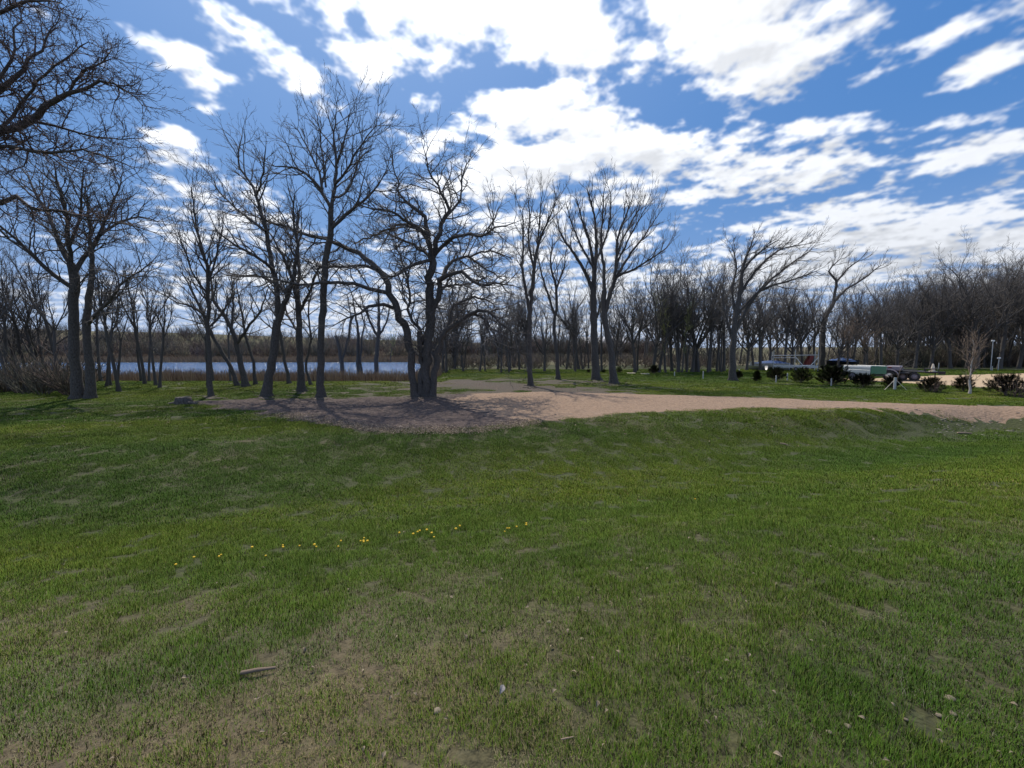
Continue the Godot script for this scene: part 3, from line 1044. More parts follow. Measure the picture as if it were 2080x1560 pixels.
func near_trees() -> void:
	var lk := "bare trees between the lawn and the lake"
	# the big oak: four stems from one stool
	traced_tree("oak_tree", "massive leafless oak with several stems from one base, in the dirt clearing", "", [862, 806], [
		[0, [866, 806, 11], [866, 744, 12.5], [871, 676, 11.5], [872, 620, 10.5], [873, 565, 9.5], [877, 524, 9]],
		[-.8, [846, 805, 9], [836, 744, 9], [825, 676, 9.5], [808, 634, 8.5], [794, 598, 8], [780, 563, 7.2], [753, 535, 6.5], [725, 513, 5.6], [692, 499, 5], [665, 485, 4.5], [629, 480, 4], [596, 466, 3.2], [560, 455, 2.4], [520, 440, 1.5], [480, 412, .8]],
		[1.4, [877, 802, 8], [881, 758, 8.5], [888, 717, 7.5], [899, 689, 6.8], [910, 670, 6], [932, 656, 5.4], [951, 640, 4.8], [973, 629, 4.2], [995, 634, 3.6], [1015, 654, 3], [1034, 667, 2.2], [1047, 680, 1.2]],
		[.3, [855, 790, 7], [856, 744, 7], [859, 717, 6], [855, 690, 5.4], [851, 674, 5.2]],
		[-.6, [858, 700, 4], [852, 668, 4], [836, 654, 3.8], [831, 629, 3.2], [829, 579, 2.8], [819, 543, 2.3], [808, 505, 1.5], [800, 470, .8]],
		[1.6, [792, 596, 5], [770, 590, 5], [736, 582, 4.6], [714, 576, 4.2], [665, 574, 3.6], [607, 579, 2.8], [560, 567, 1.8], [520, 560, 1]],
		[1.9, [800, 626, 4.5], [778, 620, 4.2], [753, 623, 3.6], [731, 637, 2.8], [698, 648, 1.8], [680, 660, 1]],
		[-1.8, [766, 548, 4], [745, 541, 3.6], [714, 540, 3.1], [670, 543, 2.4], [651, 542, 1.6], [620, 530, .9]],
		[-1.0, [877, 530, 7], [869, 477, 6], [860, 441, 5.2], [847, 425, 4.4], [825, 411, 3.4], [808, 396, 2.6], [808, 370, 2], [800, 335, 1.4], [790, 300, .7]],
		[1.2, [878, 527, 7], [888, 491, 6], [899, 455, 5.2], [910, 428, 4.4], [903, 405, 3.6], [888, 376, 2.6], [870, 345, 1.8], [860, 300, .8]],
		[-1.4, [904, 442, 4], [918, 425, 3.6], [937, 408, 2.8], [934, 380, 2.2], [950, 338, 1.3], [955, 310, .7]],
		[2.2, [868, 476, 4.2], [849, 461, 4], [822, 447, 3.4], [794, 430, 2.7], [753, 425, 2], [731, 416, 1.3], [700, 395, .7]],
		[-2.2, [878, 522, 4.4], [860, 510, 4], [830, 494, 3.2], [802, 480, 2.4], [780, 470, 1.2]],
		[2.4, [876, 528, 4.4], [847, 535, 4], [825, 546, 3.4], [800, 560, 2.4], [775, 562, 1.2]],
		[-2.6, [870, 490, 4], [845, 466, 3.6], [816, 455, 3.2], [794, 463, 2.8], [770, 477, 2.4], [742, 486, 1.9], [717, 496, 1.1]],
		[1.2, [880, 652, 7.5], [888, 604, 7], [894, 568, 6.5], [905, 560, 5.6], [927, 554, 5], [940, 552, 4.6], [954, 571, 4], [971, 580, 3.4], [1006, 576, 2.4], [1042, 579, 1.2]],
		[-1.8, [900, 562, 5], [908, 545, 4.6], [916, 530, 4], [932, 524, 3.6], [957, 521, 3], [973, 538, 2.6], [1001, 554, 1.9], [1029, 571, 1]],
		[2.6, [880, 522, 5], [905, 491, 4.5], [927, 483, 4], [957, 477, 3.3], [979, 480, 2.7], [1006, 463, 1.9], [1045, 452, .9]],
		[-2.4, [893, 585, 4], [918, 580, 3.4], [943, 579, 2.4], [970, 570, 1.2]],
		[-1.6, [903, 684, 4.5], [913, 648, 4.2], [921, 620, 3.8], [940, 612, 3.3], [960, 603, 2.8], [985, 610, 2.1], [1005, 622, 1.1]],
		[-2.0, [955, 522, 3], [985, 510, 2.4], [1015, 515, 1.8], [1040, 528, 1]],
		[2.0, [960, 636, 3.5], [985, 650, 2.8], [995, 680, 2], [1010, 705, 1]],
		], {"stems": 4, "every": 0.15, "long": 1.8, "wig": 0.40, "lift": 0.02, "spread": 1.05, "rough": 2.6, "clear": 0.55, "counts": [0, 6, 5, 4], "tip": 0.0052})
	traced_tree("tall_tree", "tallest slim tree, straight trunk forking high up, beside the oak", lk, [651, 808], [
		[0, [651, 807, 9], [652, 722, 8.6], [656, 617, 8], [662, 534, 7.4], [671, 472, 7], [673, 418, 6]],
		[.8, [673, 425, 4.6], [658, 397, 4.2], [637, 367, 3.4], [600, 342, 2.4], [558, 338, 1.2]],
		[-.6, [673, 420, 5], [679, 380, 4.2], [683, 338, 3.4], [679, 284, 2.2], [683, 228, .9]],
		[1.2, [670, 470, 4.6], [704, 434, 4], [746, 401, 3], [771, 372, 1.6], [785, 345, .8]],
		[-1.2, [655, 393, 3.4], [650, 355, 2.8], [630, 312, 2], [604, 262, .9]],
		[1.4, [680, 375, 3.4], [704, 347, 2.7], [725, 305, 1.9], [765, 255, .9]],
		[-1.3, [677, 400, 3.2], [700, 396, 2.6], [722, 350, 2], [735, 290, .9]],
		[.8, [684, 330, 2.4], [700, 285, 1.8], [712, 225, .8]],
		[-1.0, [662, 380, 2.6], [655, 320, 1.9], [645, 235, .8]],
		], {"every": 0.20, "long": 1.7, "clear": 0.86, "wig": 0.26, "lift": 0.10, "spread": 0.72, "counts": [0, 6, 5, 3], "tip": 0.006})
	traced_tree("leaning_tree", "dark tree leaning right from its base then forking, with a sweeping crown over the lake", lk, [541, 806], [
		[0, [542, 806, 11], [546, 763, 10], [558, 701, 9.5], [564, 651, 9]],
		[-.8, [564, 655, 7], [564, 597, 6.4], [554, 547, 5.8], [544, 492, 5], [533, 438, 4.2], [517, 388, 3.2], [496, 355, 2.6], [483, 326, 2.1], [492, 276, 1]],
		[1.0, [565, 655, 6.5], [583, 605, 5.8], [597, 555, 4.8], [604, 497, 3.6], [595, 440, 2.2], [600, 390, 1]],
		[1.8, [554, 548, 4], [520, 520, 3.4], [480, 500, 2.4], [440, 470, 1.2]],
		[-1.6, [540, 470, 3.6], [500, 440, 2.8], [462, 408, 2], [430, 370, .9]],
		[1.2, [521, 398, 2.8], [535, 350, 2], [540, 300, .9]],
		[-1.4, [585, 600, 4], [560, 575, 3.4], [520, 560, 2.6], [480, 562, 1.6], [450, 555, .9]],
		], {"every": 0.20, "long": 1.7, "clear": 0.8, "wig": 0.28, "lift": 0.08, "lean": Vector3(-.5, 0, 0), "spread": 0.8, "counts": [0, 5, 4, 4]})
	traced_tree("pale_trunk_tree", "grey patched trunk between the leaning tree and the tallest tree", lk, [612, 796], [
		[0, [613, 796, 9], [610, 742, 8], [608, 659, 7.2], [604, 609, 6.4]],
		[.8, [604, 612, 4.6], [596, 576, 4.2], [583, 542, 3.6], [567, 505, 2.6], [545, 470, 1.2]],
		[-.9, [605, 612, 4.6], [606, 534, 3.8], [604, 472, 2.8], [610, 420, 1.1]],
		[1.3, [607, 640, 3.6], [630, 590, 3], [648, 545, 2.2], [690, 525, 1]],
		[-1.2, [609, 680, 3], [585, 640, 2.6], [575, 600, 1.4]],
		], {"every": 0.23, "long": 1.5, "clear": 0.8, "counts": [0, 6, 5, 3]})
	traced_tree("slender_tree", "slender straight tree beside the low stump", lk, [429, 806], [
		[0, [429, 806, 5.5], [425, 722, 5], [423, 638, 4.6], [423, 555, 4], [412, 513, 3.2], [400, 463, 2.4], [392, 413, 1.4], [388, 380, .7]],
		[.8, [424, 650, 3], [395, 625, 2.4], [360, 615, 1.6], [335, 600, .8]],
		[-1, [423, 570, 2.8], [440, 520, 2.2], [450, 470, 1.2]],
		[1, [424, 600, 2.6], [395, 560, 2], [370, 500, 1.1], [362, 470, .6]],
		[-1, [424, 665, 2.4], [450, 640, 2], [470, 600, 1]],
		], {"every": 0.20, "long": 1.9, "clear": 0.35, "spread": 0.7, "counts": [0, 6, 5, 3], "wig": 0.2})
	var lean := {"every": 0.27, "long": 1.9, "clear": 0.5, "counts": [0, 6, 5, 3]}
	traced_tree("bowed_tree", "thin trunk bowing left over the lakeshore behind the slender tree", lk, [483, 784], [
		[0, [483, 784, 5], [463, 734, 4.6], [433, 684, 4.2], [415, 645, 3.6], [395, 600, 2.6], [370, 555, 1.2]]], lean)
	traced_tree("bowed_tree", "thicker trunk bowing left with a side fork, close to the lake", lk, [499, 785], [
		[0, [499, 785, 7], [488, 734, 6.4], [475, 680, 5.4], [454, 638, 4.2], [433, 609, 3.2], [428, 560, 1.6]],
		[.8, [480, 700, 4], [508, 659, 3.2], [529, 630, 2.2], [545, 585, 1]],
		[-.8, [470, 665, 3.4], [474, 620, 2.6], [470, 560, 1.2]]], lean)
	traced_tree("bowed_tree", "thin dark pole of a tree just right of the bowed pair", lk, [519, 781], [
		[0, [519, 781, 4], [515, 734, 3.6], [498, 680, 3], [490, 630, 2.2], [480, 580, 1]]], lean)
	traced_tree("lakeside_tree", "straight thin tree leaning back from the lake, behind the leaning dark tree", lk, [588, 779], [
		[0, [588, 779, 4], [578, 730, 3.6], [570, 680, 3], [566, 640, 2.2], [560, 580, 1]]], lean)
	traced_tree("lakeside_tree", "thin crooked tree rising from the mud beside the pale trunk", lk, [630, 783], [
		[0, [630, 783, 3], [622, 740, 3], [632, 690, 2.6], [626, 640, 2], [634, 590, 1]]], lean)
	traced_tree("snag_tree", "broken topped snag with drooping side branches in front of the lake", lk, [697, 770], [
		[0, [697, 770, 5], [694, 735, 4.6], [688, 700, 4], [682, 682, 3.2]],
		[.6, [694, 735, 3], [706, 690, 2.4], [712, 640, 1.6], [705, 600, .8]]], {"every": 0.27, "long": 1.2, "clear": 0.4, "lift": -0.12, "counts": [0, 6, 5, 3]})
	traced_tree("lakeside_tree", "dark twin stemmed tree with drooping twigs beside the broken snag", lk, [729, 769], [
		[0, [729, 769, 4.5], [727, 720, 4], [728, 680, 3.4], [722, 640, 2.4], [716, 600, 1]],
		[.5, [737, 768, 3], [732, 735, 2.6], [735, 690, 2], [742, 640, 1]]], {"stems": 2, "every": 0.24, "long": 1.3, "clear": 0.35, "lift": -0.08, "counts": [0, 6, 5, 3]})
	traced_tree("lakeside_tree", "grey trunked tree with forked crown left of the oak", lk, [764, 771], [
		[0, [764, 771, 5.5], [765, 720, 5], [768, 685, 4.4], [770, 640, 3.4], [768, 580, 1.6]],
		[.6, [768, 684, 3.2], [752, 655, 2.6], [738, 620, 1.6], [730, 590, .8]],
		[-.6, [768, 684, 3], [785, 655, 2.4], [792, 620, 1.2]]], {"every": 0.22, "long": 1.5, "clear": 0.6, "counts": [0, 6, 5, 3]})
	# left: the double trunk by the thicket and the near tree that reaches in from beyond the frame
	traced_tree("broad_tree", "tall broad tree with a twin trunk by the thicket", lk, [160, 810], [
		[0, [159, 810, 12], [153, 738, 11], [150, 652, 10.5], [150, 565, 10], [144, 536, 8.5]],
		[.6, [184, 802, 10], [182, 738, 9], [176, 652, 8], [184, 590, 6.5], [187, 536, 5], [182, 470, 3], [178, 400, 1.2]],
		[-.8, [146, 545, 6], [127, 508, 5.4], [104, 450, 4.4], [75, 395, 3], [50, 350, 1.2]],
		[1, [146, 540, 5.4], [138, 479, 4.6], [134, 430, 3.6], [115, 370, 2.2], [110, 330, 1]],
		[-1.2, [151, 560, 6], [173, 522, 5.4], [202, 479, 4.4], [213, 450, 3.6], [235, 400, 2.2], [250, 350, 1]],
		[1.6, [148, 585, 6], [110, 560, 5], [72, 525, 4.2], [36, 490, 3.2], [0, 461, 2.2], [-40, 430, 1]],
		[1.8, [178, 660, 4.6], [199, 635, 4.2], [225, 611, 3.6], [245, 580, 2.8], [283, 551, 1.6], [310, 530, .8]],
		[-1.8, [204, 478, 3.6], [240, 455, 3], [280, 440, 2.2], [320, 450, 1]],
		[.9, [140, 500, 4], [160, 450, 3], [165, 390, 2], [170, 340, .9]],
		], {"stems": 2, "every": 0.14, "long": 1.8, "clear": 0.72, "wig": 0.34, "lift": 0.05, "spread": 0.95, "counts": [0, 6, 5, 4]})
	traced_tree("overhanging_tree", "dark limbs of a large near tree with knobbly twigs reaching over the lawn", "", [-330, 868], [
		[0, [-330, 868, 36], [-320, 700, 33], [-300, 520, 31], [-270, 380, 27], [-250, 250, 22]],
		[.6, [-272, 400, 17], [-150, 330, 14], [-60, 296, 12], [0, 268, 10], [60, 245, 9], [92, 218, 8], [140, 193, 6], [170, 180, 4.6], [205, 165, 3.2], [250, 178, 2.2], [290, 215, 1]],
		[-.8, [-262, 320, 15], [-120, 240, 11], [0, 185, 8], [30, 160, 6.5], [60, 120, 4.6], [80, 100, 3.6], [110, 60, 1.8], [125, 40, .9]],
		[1.0, [-270, 380, 11], [-120, 300, 7], [0, 296, 5], [60, 305, 4.4], [120, 310, 3.6], [170, 305, 2.6], [225, 322, 2], [275, 345, 1]],
		[-1.0, [-285, 450, 12], [-120, 425, 9], [0, 411, 7], [33, 399, 6.4], [60, 423, 4.2], [130, 430, 3.6], [170, 445, 3], [220, 450, 2.4], [280, 462, 1.6], [330, 480, .9]],
		[1.4, [-250, 260, 13], [-130, 130, 9], [-40, 60, 6], [30, 10, 4], [90, 0, 2], [130, 10, 1]],
		[-1.2, [60, 245, 5], [110, 255, 4], [160, 270, 3], [220, 280, 2], [290, 282, 1]],
		[.8, [0, 268, 5], [40, 215, 4], [90, 150, 3], [150, 110, 2], [180, 85, 1]],
		[-.9, [-20, 190, 5], [20, 120, 3.6], [30, 60, 2.4], [50, 15, 1]],
		[1.0, [140, 193, 4], [165, 150, 3], [205, 125, 2], [225, 105, .9]],
		[.4, [-250, 255, 14], [-240, 100, 10], [-220, -60, 6], [-190, -180, 2.5]],
		], {"depth": 12.5, "slim": 0.66, "every": 0.11, "long": 1.15, "clear": 0.8, "wig": 0.42, "lift": 0.02, "spread": 1.0, "rough": 1.4, "counts": [0, 7, 6, 4], "tip": 0.0045, "twigs": "twig_red"})
	# centre right
	var rt := "bare trees along the sandy track"
	traced_tree("track_tree", "slim pale trunk with three upright stems, alone by the sandy track", rt, [1077, 784], [
		[0, [1078, 784, 6.2], [1076, 719, 5.6], [1076, 642, 5.2], [1084, 565, 4.6], [1088, 519, 3.8], [1101, 479, 3], [1116, 442, 2], [1131, 405, .9]],
		[.8, [1076, 645, 4], [1067, 584, 3.4], [1061, 541, 2.8], [1064, 473, 2], [1062, 425, .9]],
		[-.8, [1086, 548, 3.2], [1074, 498, 2.6], [1076, 442, 1.8], [1073, 396, .8]],
		[.9, [1090, 515, 2.6], [1095, 460, 2], [1100, 405, .9]],
		], {"every": 0.22, "long": 1.4, "clear": 0.45, "spread": 0.7, "lift": 0.16, "counts": [0, 6, 5, 3]})
	traced_tree("track_tree", "thin forked tree standing behind the slim pale trunk", rt, [1134, 771], [
		[0, [1134, 771, 5], [1131, 719, 4.6], [1125, 658, 4.2], [1131, 621, 3.8], [1128, 578, 3], [1119, 535, 2.2], [1122, 488, 1]],
		[.7, [1127, 640, 3.2], [1113, 596, 2.8], [1101, 559, 2.2], [1092, 525, 1]],
		[-.8, [1129, 590, 2.6], [1145, 545, 2], [1150, 500, .9]],
		], {"every": 0.22, "long": 1.5, "clear": 0.55, "spread": 0.7, "counts": [0, 6, 5, 3]})
	traced_tree("vase_tree", "tall vase shaped tree with a flared foot, left one of the tall pair", rt, [1211, 772], [
		[0, [1211, 772, 10], [1208, 704, 8.6], [1205, 627, 8], [1205, 584, 7.6]],
		[.8, [1204, 590, 4.6], [1184, 544, 4], [1162, 510, 3.2], [1141, 479, 2], [1130, 440, .9]],
		[-.8, [1205, 590, 5], [1205, 535, 4.2], [1196, 488, 3.2], [1184, 451, 2.2], [1171, 405, .9]],
		[.7, [1206, 590, 5], [1211, 522, 4.2], [1211, 473, 3.2], [1205, 427, 2.2], [1193, 385, .9]],
		[-1.1, [1204, 540, 3], [1180, 500, 2.4], [1160, 450, 1.6], [1150, 415, .8]],
		[1.1, [1210, 530, 3], [1228, 490, 2.4], [1240, 440, 1.5], [1240, 395, .8]],
		], {"every": 0.20, "long": 1.5, "clear": 0.9, "spread": 0.6, "lift": 0.18, "counts": [0, 6, 5, 3]})
	traced_tree("vase_tree", "tall tree leaning left low down and fanning right, other one of the tall pair", rt, [1247, 780], [
		[0, [1247, 780, 9], [1241, 719, 8], [1228, 642, 7.2], [1227, 590, 6.4]],
		[-.6, [1227, 595, 4.6], [1227, 547, 4], [1221, 498, 3.2], [1224, 442, 2.2], [1227, 388, .9]],
		[.8, [1229, 640, 5], [1236, 612, 4.6], [1251, 550, 4], [1254, 488, 3], [1270, 442, 2], [1285, 400, .9]],
		[-1.0, [1234, 615, 4], [1246, 575, 3.8], [1276, 522, 3], [1307, 482, 2.2], [1335, 440, .9]],
		[1.4, [1240, 590, 3.4], [1255, 562, 3.2], [1288, 547, 2.6], [1319, 528, 1.9], [1353, 504, .9]],
		[-.8, [1254, 520, 2.6], [1268, 480, 2], [1300, 420, 1]],
		[1, [1253, 535, 2.6], [1280, 480, 2], [1310, 425, .9]],
		], {"every": 0.20, "long": 1.5, "clear": 0.9, "spread": 0.6, "lift": 0.16, "counts": [0, 6, 5, 3]})
	traced_tree("windswept_tree", "large tree with its crown swept to one side, among the small pines", rt, [1488, 773], [
		[0, [1488, 772, 8.5], [1488, 724, 7.6], [1491, 685, 7], [1495, 639, 6.2], [1504, 587, 5], [1508, 551, 4], [1518, 518, 2.6], [1531, 484, 1]],
		[.9, [1492, 675, 4.4], [1524, 616, 3.8], [1553, 580, 3.1], [1596, 544, 2.2], [1645, 510, .9]],
		[-.9, [1502, 600, 3.8], [1540, 544, 3], [1583, 508, 2], [1632, 497, .9]],
		[1.3, [1497, 640, 3.6], [1545, 590, 2.8], [1602, 571, 2], [1658, 551, .9]],
		[-1.2, [1495, 640, 3.4], [1486, 590, 2.8], [1496, 545, 2.1], [1487, 500, .9]],
		[.8, [1508, 552, 2.6], [1540, 515, 2], [1580, 488, .9]],
		[-1.2, [1490, 700, 3.2], [1475, 650, 2.6], [1468, 600, 1.8], [1472, 560, .8]],
		], {"every": 0.20, "long": 1.6, "clear": 0.6, "spread": 0.65, "lift": 0.08, "lean": Vector3(.4, 0, 0), "counts": [0, 6, 5, 3], "tip": 0.007})
	traced_tree("forked_tree", "pale tree with one long slanting limb behind the truck box", rt, [1671, 747], [
		[0, [1671, 747, 6], [1671, 675, 5.4], [1678, 642, 5], [1694, 613, 4.4]],
		[.9, [1693, 615, 3.6], [1698, 570, 2.8], [1684, 551, 2], [1707, 526, .9]],
		[-.9, [1694, 613, 3.4], [1720, 587, 2.8], [1753, 567, 2.1], [1788, 540, .9]],
		[.9, [1697, 575, 2.4], [1720, 548, 1.8], [1748, 526, .8]],
		], {"every": 0.27, "long": 1.9, "clear": 0.6, "spread": 0.6, "counts": [0, 6, 5, 3], "tip": 0.009})

func wood() -> void:
	var kinds := []
	for i in 5: kinds.append(grown_tree(100 + i, {"h": 12.0, "r": 0.175, "fork": 0.2 + 0.07 * (i % 4), "leaders": 5 + i % 3, "fan": 0.62, "boughs": 11, "reach": 0.30, "wig": 0.30, "spread": 0.85, "lift": 0.10, "tip": 0.0085, "tilt": 0.09, "low": 4 + i % 3, "counts": [0, 6, 4, 3], "lean": Vector3(0.2, 0, 0)}))
	var poles := []
	for i in 4: poles.append(grown_tree(200 + i, {"h": 9.0, "r": 0.10, "fork": 0.45, "leaders": 3, "fan": 0.4, "boughs": 9, "reach": 0.26, "wig": 0.22, "tilt": 0.16, "tip": 0.0075, "low": 3, "counts": [0, 6, 5, 3]}))
	var rng := RandomNumberGenerator.new()
	rng.seed = 9
	# trees one by one along the near edges: [x, y of the foot, y of the top, kind]
	var edge := [
		[1326, 757, 520, 0], [1338, 757, 560, 2], [1290, 757, 555, 1], [1378, 756, 540, 3], [1405, 756, 515, 4], [1418, 756, 535, 0], [1440, 755, 540, 2], [1395, 752, 560, 1],
		[1530, 751, 590, 1], [1545, 752, 575, 3], [1562, 750, 590, 0], [1592, 752, 570, 2], [1606, 751, 580, 4], [1628, 750, 575, 1], [1650, 750, 590, 3], [1702, 749, 580, 0], [1730, 750, 590, 2], [1700, 752, 620, 4], [1516, 752, 570, 4], [1470, 754, 560, 3], [1365, 754, 560, 1],
		[1755, 749, 575, 1], [1790, 749, 580, 3], [1822, 748, 575, 0], [1858, 748, 560, 2], [1890, 748, 555, 4], [1930, 748, 540, 1], [1965, 748, 535, 3], [1985, 749, 525, 0], [2030, 749, 522, 2], [2068, 749, 520, 4], [2110, 750, 515, 1], [2160, 751, 505, 3], [2220, 752, 500, 0], [2290, 753, 490, 2]]
	for e in edge:
		var foot := ground(e[0], e[1])
		var tall := at_depth(e[0], e[2], -foot.z).y - foot.y
		var own: Dictionary = {1326: "thick trunk rising behind the dark round pine", 1562: "tree standing behind the blue covered boat", 1606: "tree standing behind the boat lift frame", 1650: "tree standing behind the red hull", 1702: "tree standing behind the tarpaulined boat trailer", 1890: "tree rising behind the cream cone", 1985: "tree next to the tall thin lamp post", 1858: "tree rising behind the wheels of the flatbed trailer"}
		plant_tree(kinds[e[3]], "wood_tree", own.get(e[0], "leafless tree with upswept limbs at the front of the wood"), "trees at the front edge of the wood", foot, rng.randf_range(-0.9, 0.9), tall / 10.6)
	for i in 250:
		var d := rng.randf_range(52.0, 100.0)
		var a := rng.randf_range(0.24, 1.45)
		if rng.randf() > lerpf(0.14, 0.95, smoothstep(0.78, 1.0, a)): continue
		plant_tree(kinds[rng.randi() % 5], "wood_tree", "leafless tree deep inside the wood, half hidden by the front row", "trees inside the wood", on_ground(d * a, -d), rng.randf() * TAU, rng.randf_range(0.85, 1.1) * lerpf(0.9, 1.18, smoothstep(0.7, 1.15, a)) * d / 66.0)
	for i in 110:
		var d := rng.randf_range(49.0, 84.0)
		plant_tree(poles[rng.randi() % 4], "wood_sapling", "thin straight young tree filling the gaps between larger trunks of the wood", "thin young trees in the wood", on_ground(d * (rng.randf_range(0.82, 1.4) if i % 6 else rng.randf_range(0.3, 0.82)), -d), rng.randf() * TAU, rng.randf_range(0.8, 1.3))
	for i in 46:
		var d := rng.randf_range(39.0, 62.0)
		var x := d * rng.randf_range(-0.19, 0.26)
		plant_tree(kinds[rng.randi() % 5] if i % 3 == 0 else poles[rng.randi() % 4], "treeline_tree", "thin leafless tree in the line between the oak and the tall pair", "trees in the far line behind the oak", on_ground(x, -d), rng.randf() * TAU, rng.randf_range(0.6, 0.95))
	for i in 16:
		var q := ground(rng.randf_range(1160, 1480), rng.randf_range(753, 758))
		plant_tree(poles[rng.randi() % 4], "pole_tree", "thin pole of a tree among the trunks behind the tall pair", "poles behind the tall pair", q, rng.randf() * TAU, rng.randf_range(0.7, 1.15))
	for i in 40:
		var x := rng.randf_range(-300, 430)
		var q := ground(x, rng.randf_range(776, 796))
		if x > 190 and i % 2 == 0: q = on_ground(-27.0 * rng.randf_range(0.75, 1.1), -rng.randf_range(27.0, 33.0))
		plant_tree(poles[rng.randi() % 4], "thicket_tree", "thin crooked tree in the thicket by the lake", "thin trees in the lakeside thicket", q, rng.randf() * TAU, rng.randf_range(0.55, 0.95))
	for i in 8:
		var d := rng.randf_range(24.0, 34.0)
		plant_tree(kinds[i % 5], "shore_tree", "broad leafless tree standing deep in the lakeside thicket", "broad trees in the lakeside thicket", on_ground(-d * rng.randf_range(1.0, 1.5), -d), rng.randf() * TAU, rng.randf_range(0.6, 0.85))
	# far shore
	for i in 60:
		var d := rng.randf_range(118.0, 190.0)
		plant_tree(poles[rng.randi() % 4], "hillside_tree", "small leafless tree on the hillside across the lake", "trees on the hillside across the lake", on_ground(-d * rng.randf_range(-0.3, 1.35), -d), rng.randf() * TAU, rng.randf_range(0.5, 0.85))
	for s in [[1352, 757, 600], [1385, 757, 610], [792, 742, 668], [885, 742, 676]]:
		var foot := ground(s[0], s[1])
		if s[1] < 750: foot = on_ground((s[0] - 1040.0) / F * 118.0, -118.0)
		var tall := at_depth(s[0], s[2], -foot.z).y - foot.y
		plant_tree(poles[int(s[0]) % 4], "budding_tree", "tree hazed with yellow green buds " + ("beyond the lake by the oak" if s[1] < 750 else "behind the tall pair"), "budding trees " + ("beyond the lake" if s[1] < 750 else "behind the tall pair"), foot, 0.4 * s[0], tall / 8.6, "twig_bud")
	for s in [[1722, 752, 640, "left"], [1762, 752, 655, "right"]]:
		var foot := ground(s[0], s[1])
		var tall := at_depth(s[0], s[2], -foot.z).y - foot.y
		plant_tree(kinds[2], "tan_twig_tree", "small tree with dense pale tan twigs in front of the wood, behind the truck box", "tan twigged trees behind the truck box", foot, s[0], tall / 11.0, "twig_tan")

func tyre(parent: Node, called: String, at: Vector3, r: float, w: float, axis: Basis, hub: Material = null) -> void:
	var wheel := Node3D.new()
	wheel.name = called
	parent.add_child(wheel, true)
	wheel.position = at
	wheel.basis = axis
	var t := Buf.new()
	t.lathe([[r * 0.6, -w * .5], [r * 0.9, -w * .5], [r, -w * .3], [r, w * .3], [r * 0.9, w * .5], [r * 0.6, w * .5]], 20)
	part("tyre", t.mesh(), M.rubber, wheel)
	var h := Buf.new()
	h.lathe([[0.0, -w * .42], [r * 0.25, -w * .46], [r * 0.3, -w * .34], [r * 0.6, -w * .4], [r * 0.61, w * .4], [r * 0.3, w * .34], [r * 0.25, w * .46], [0.0, w * .42]], 16)
	part("rim", h.mesh(), hub if hub else M.grey_paint, wheel)

func boxes(called: String, list: Array, m: Material, parent: Node, bevel := 0.01) -> MeshInstance3D:
	var b := Buf.new()
	for q in list: b.box(q[0], q[1], bevel)
	return part(called, b.mesh(), m, parent)

func bars(called: String, list: Array, r: float, m: Material, parent: Node) -> void:   # each bar a part of its own
	for q in list:
		var b := Buf.new()
		b.tube(PackedVector3Array([q[0], (q[0] + q[1]) * 0.5, q[1]]), PackedFloat32Array([r, r, r]), 6, true)
		part(called, b.mesh(), m, parent)

func hull(called: String, length: float, w: float, h: float, m: Material, parent: Node) -> void:   # a boat hull, bow towards +x
	var b := Buf.new()
	var rows := 9
	var ring := 7
	for i in rows:
		var t := float(i) / (rows - 1)
		var half := w * 0.5 * (1.0 - pow(maxf(t - 0.35, 0.0) / 0.65, 2.2)) + 0.02
		for j in ring:
			var s := float(j) / (ring - 1) * 2.0 - 1.0
			b.v.append(Vector3((t - 0.5) * length, h * (0.25 * t * t + pow(absf(s), 2.4) * (1.0 - 0.1 * t)), half * s))
	for i in rows - 1:
		for j in ring - 1:
			var a := i * ring + j
			b.ix.append_array([a, a + 1, a + ring, a + 1, a + ring + 1, a + ring])
	var st := SurfaceTool.new()
	st.create_from_arrays([b.v, null, null, null, null, null, null, null, null, null, null, null, b.ix])
	st.generate_normals()
	part(called, st.commit(), m, parent)

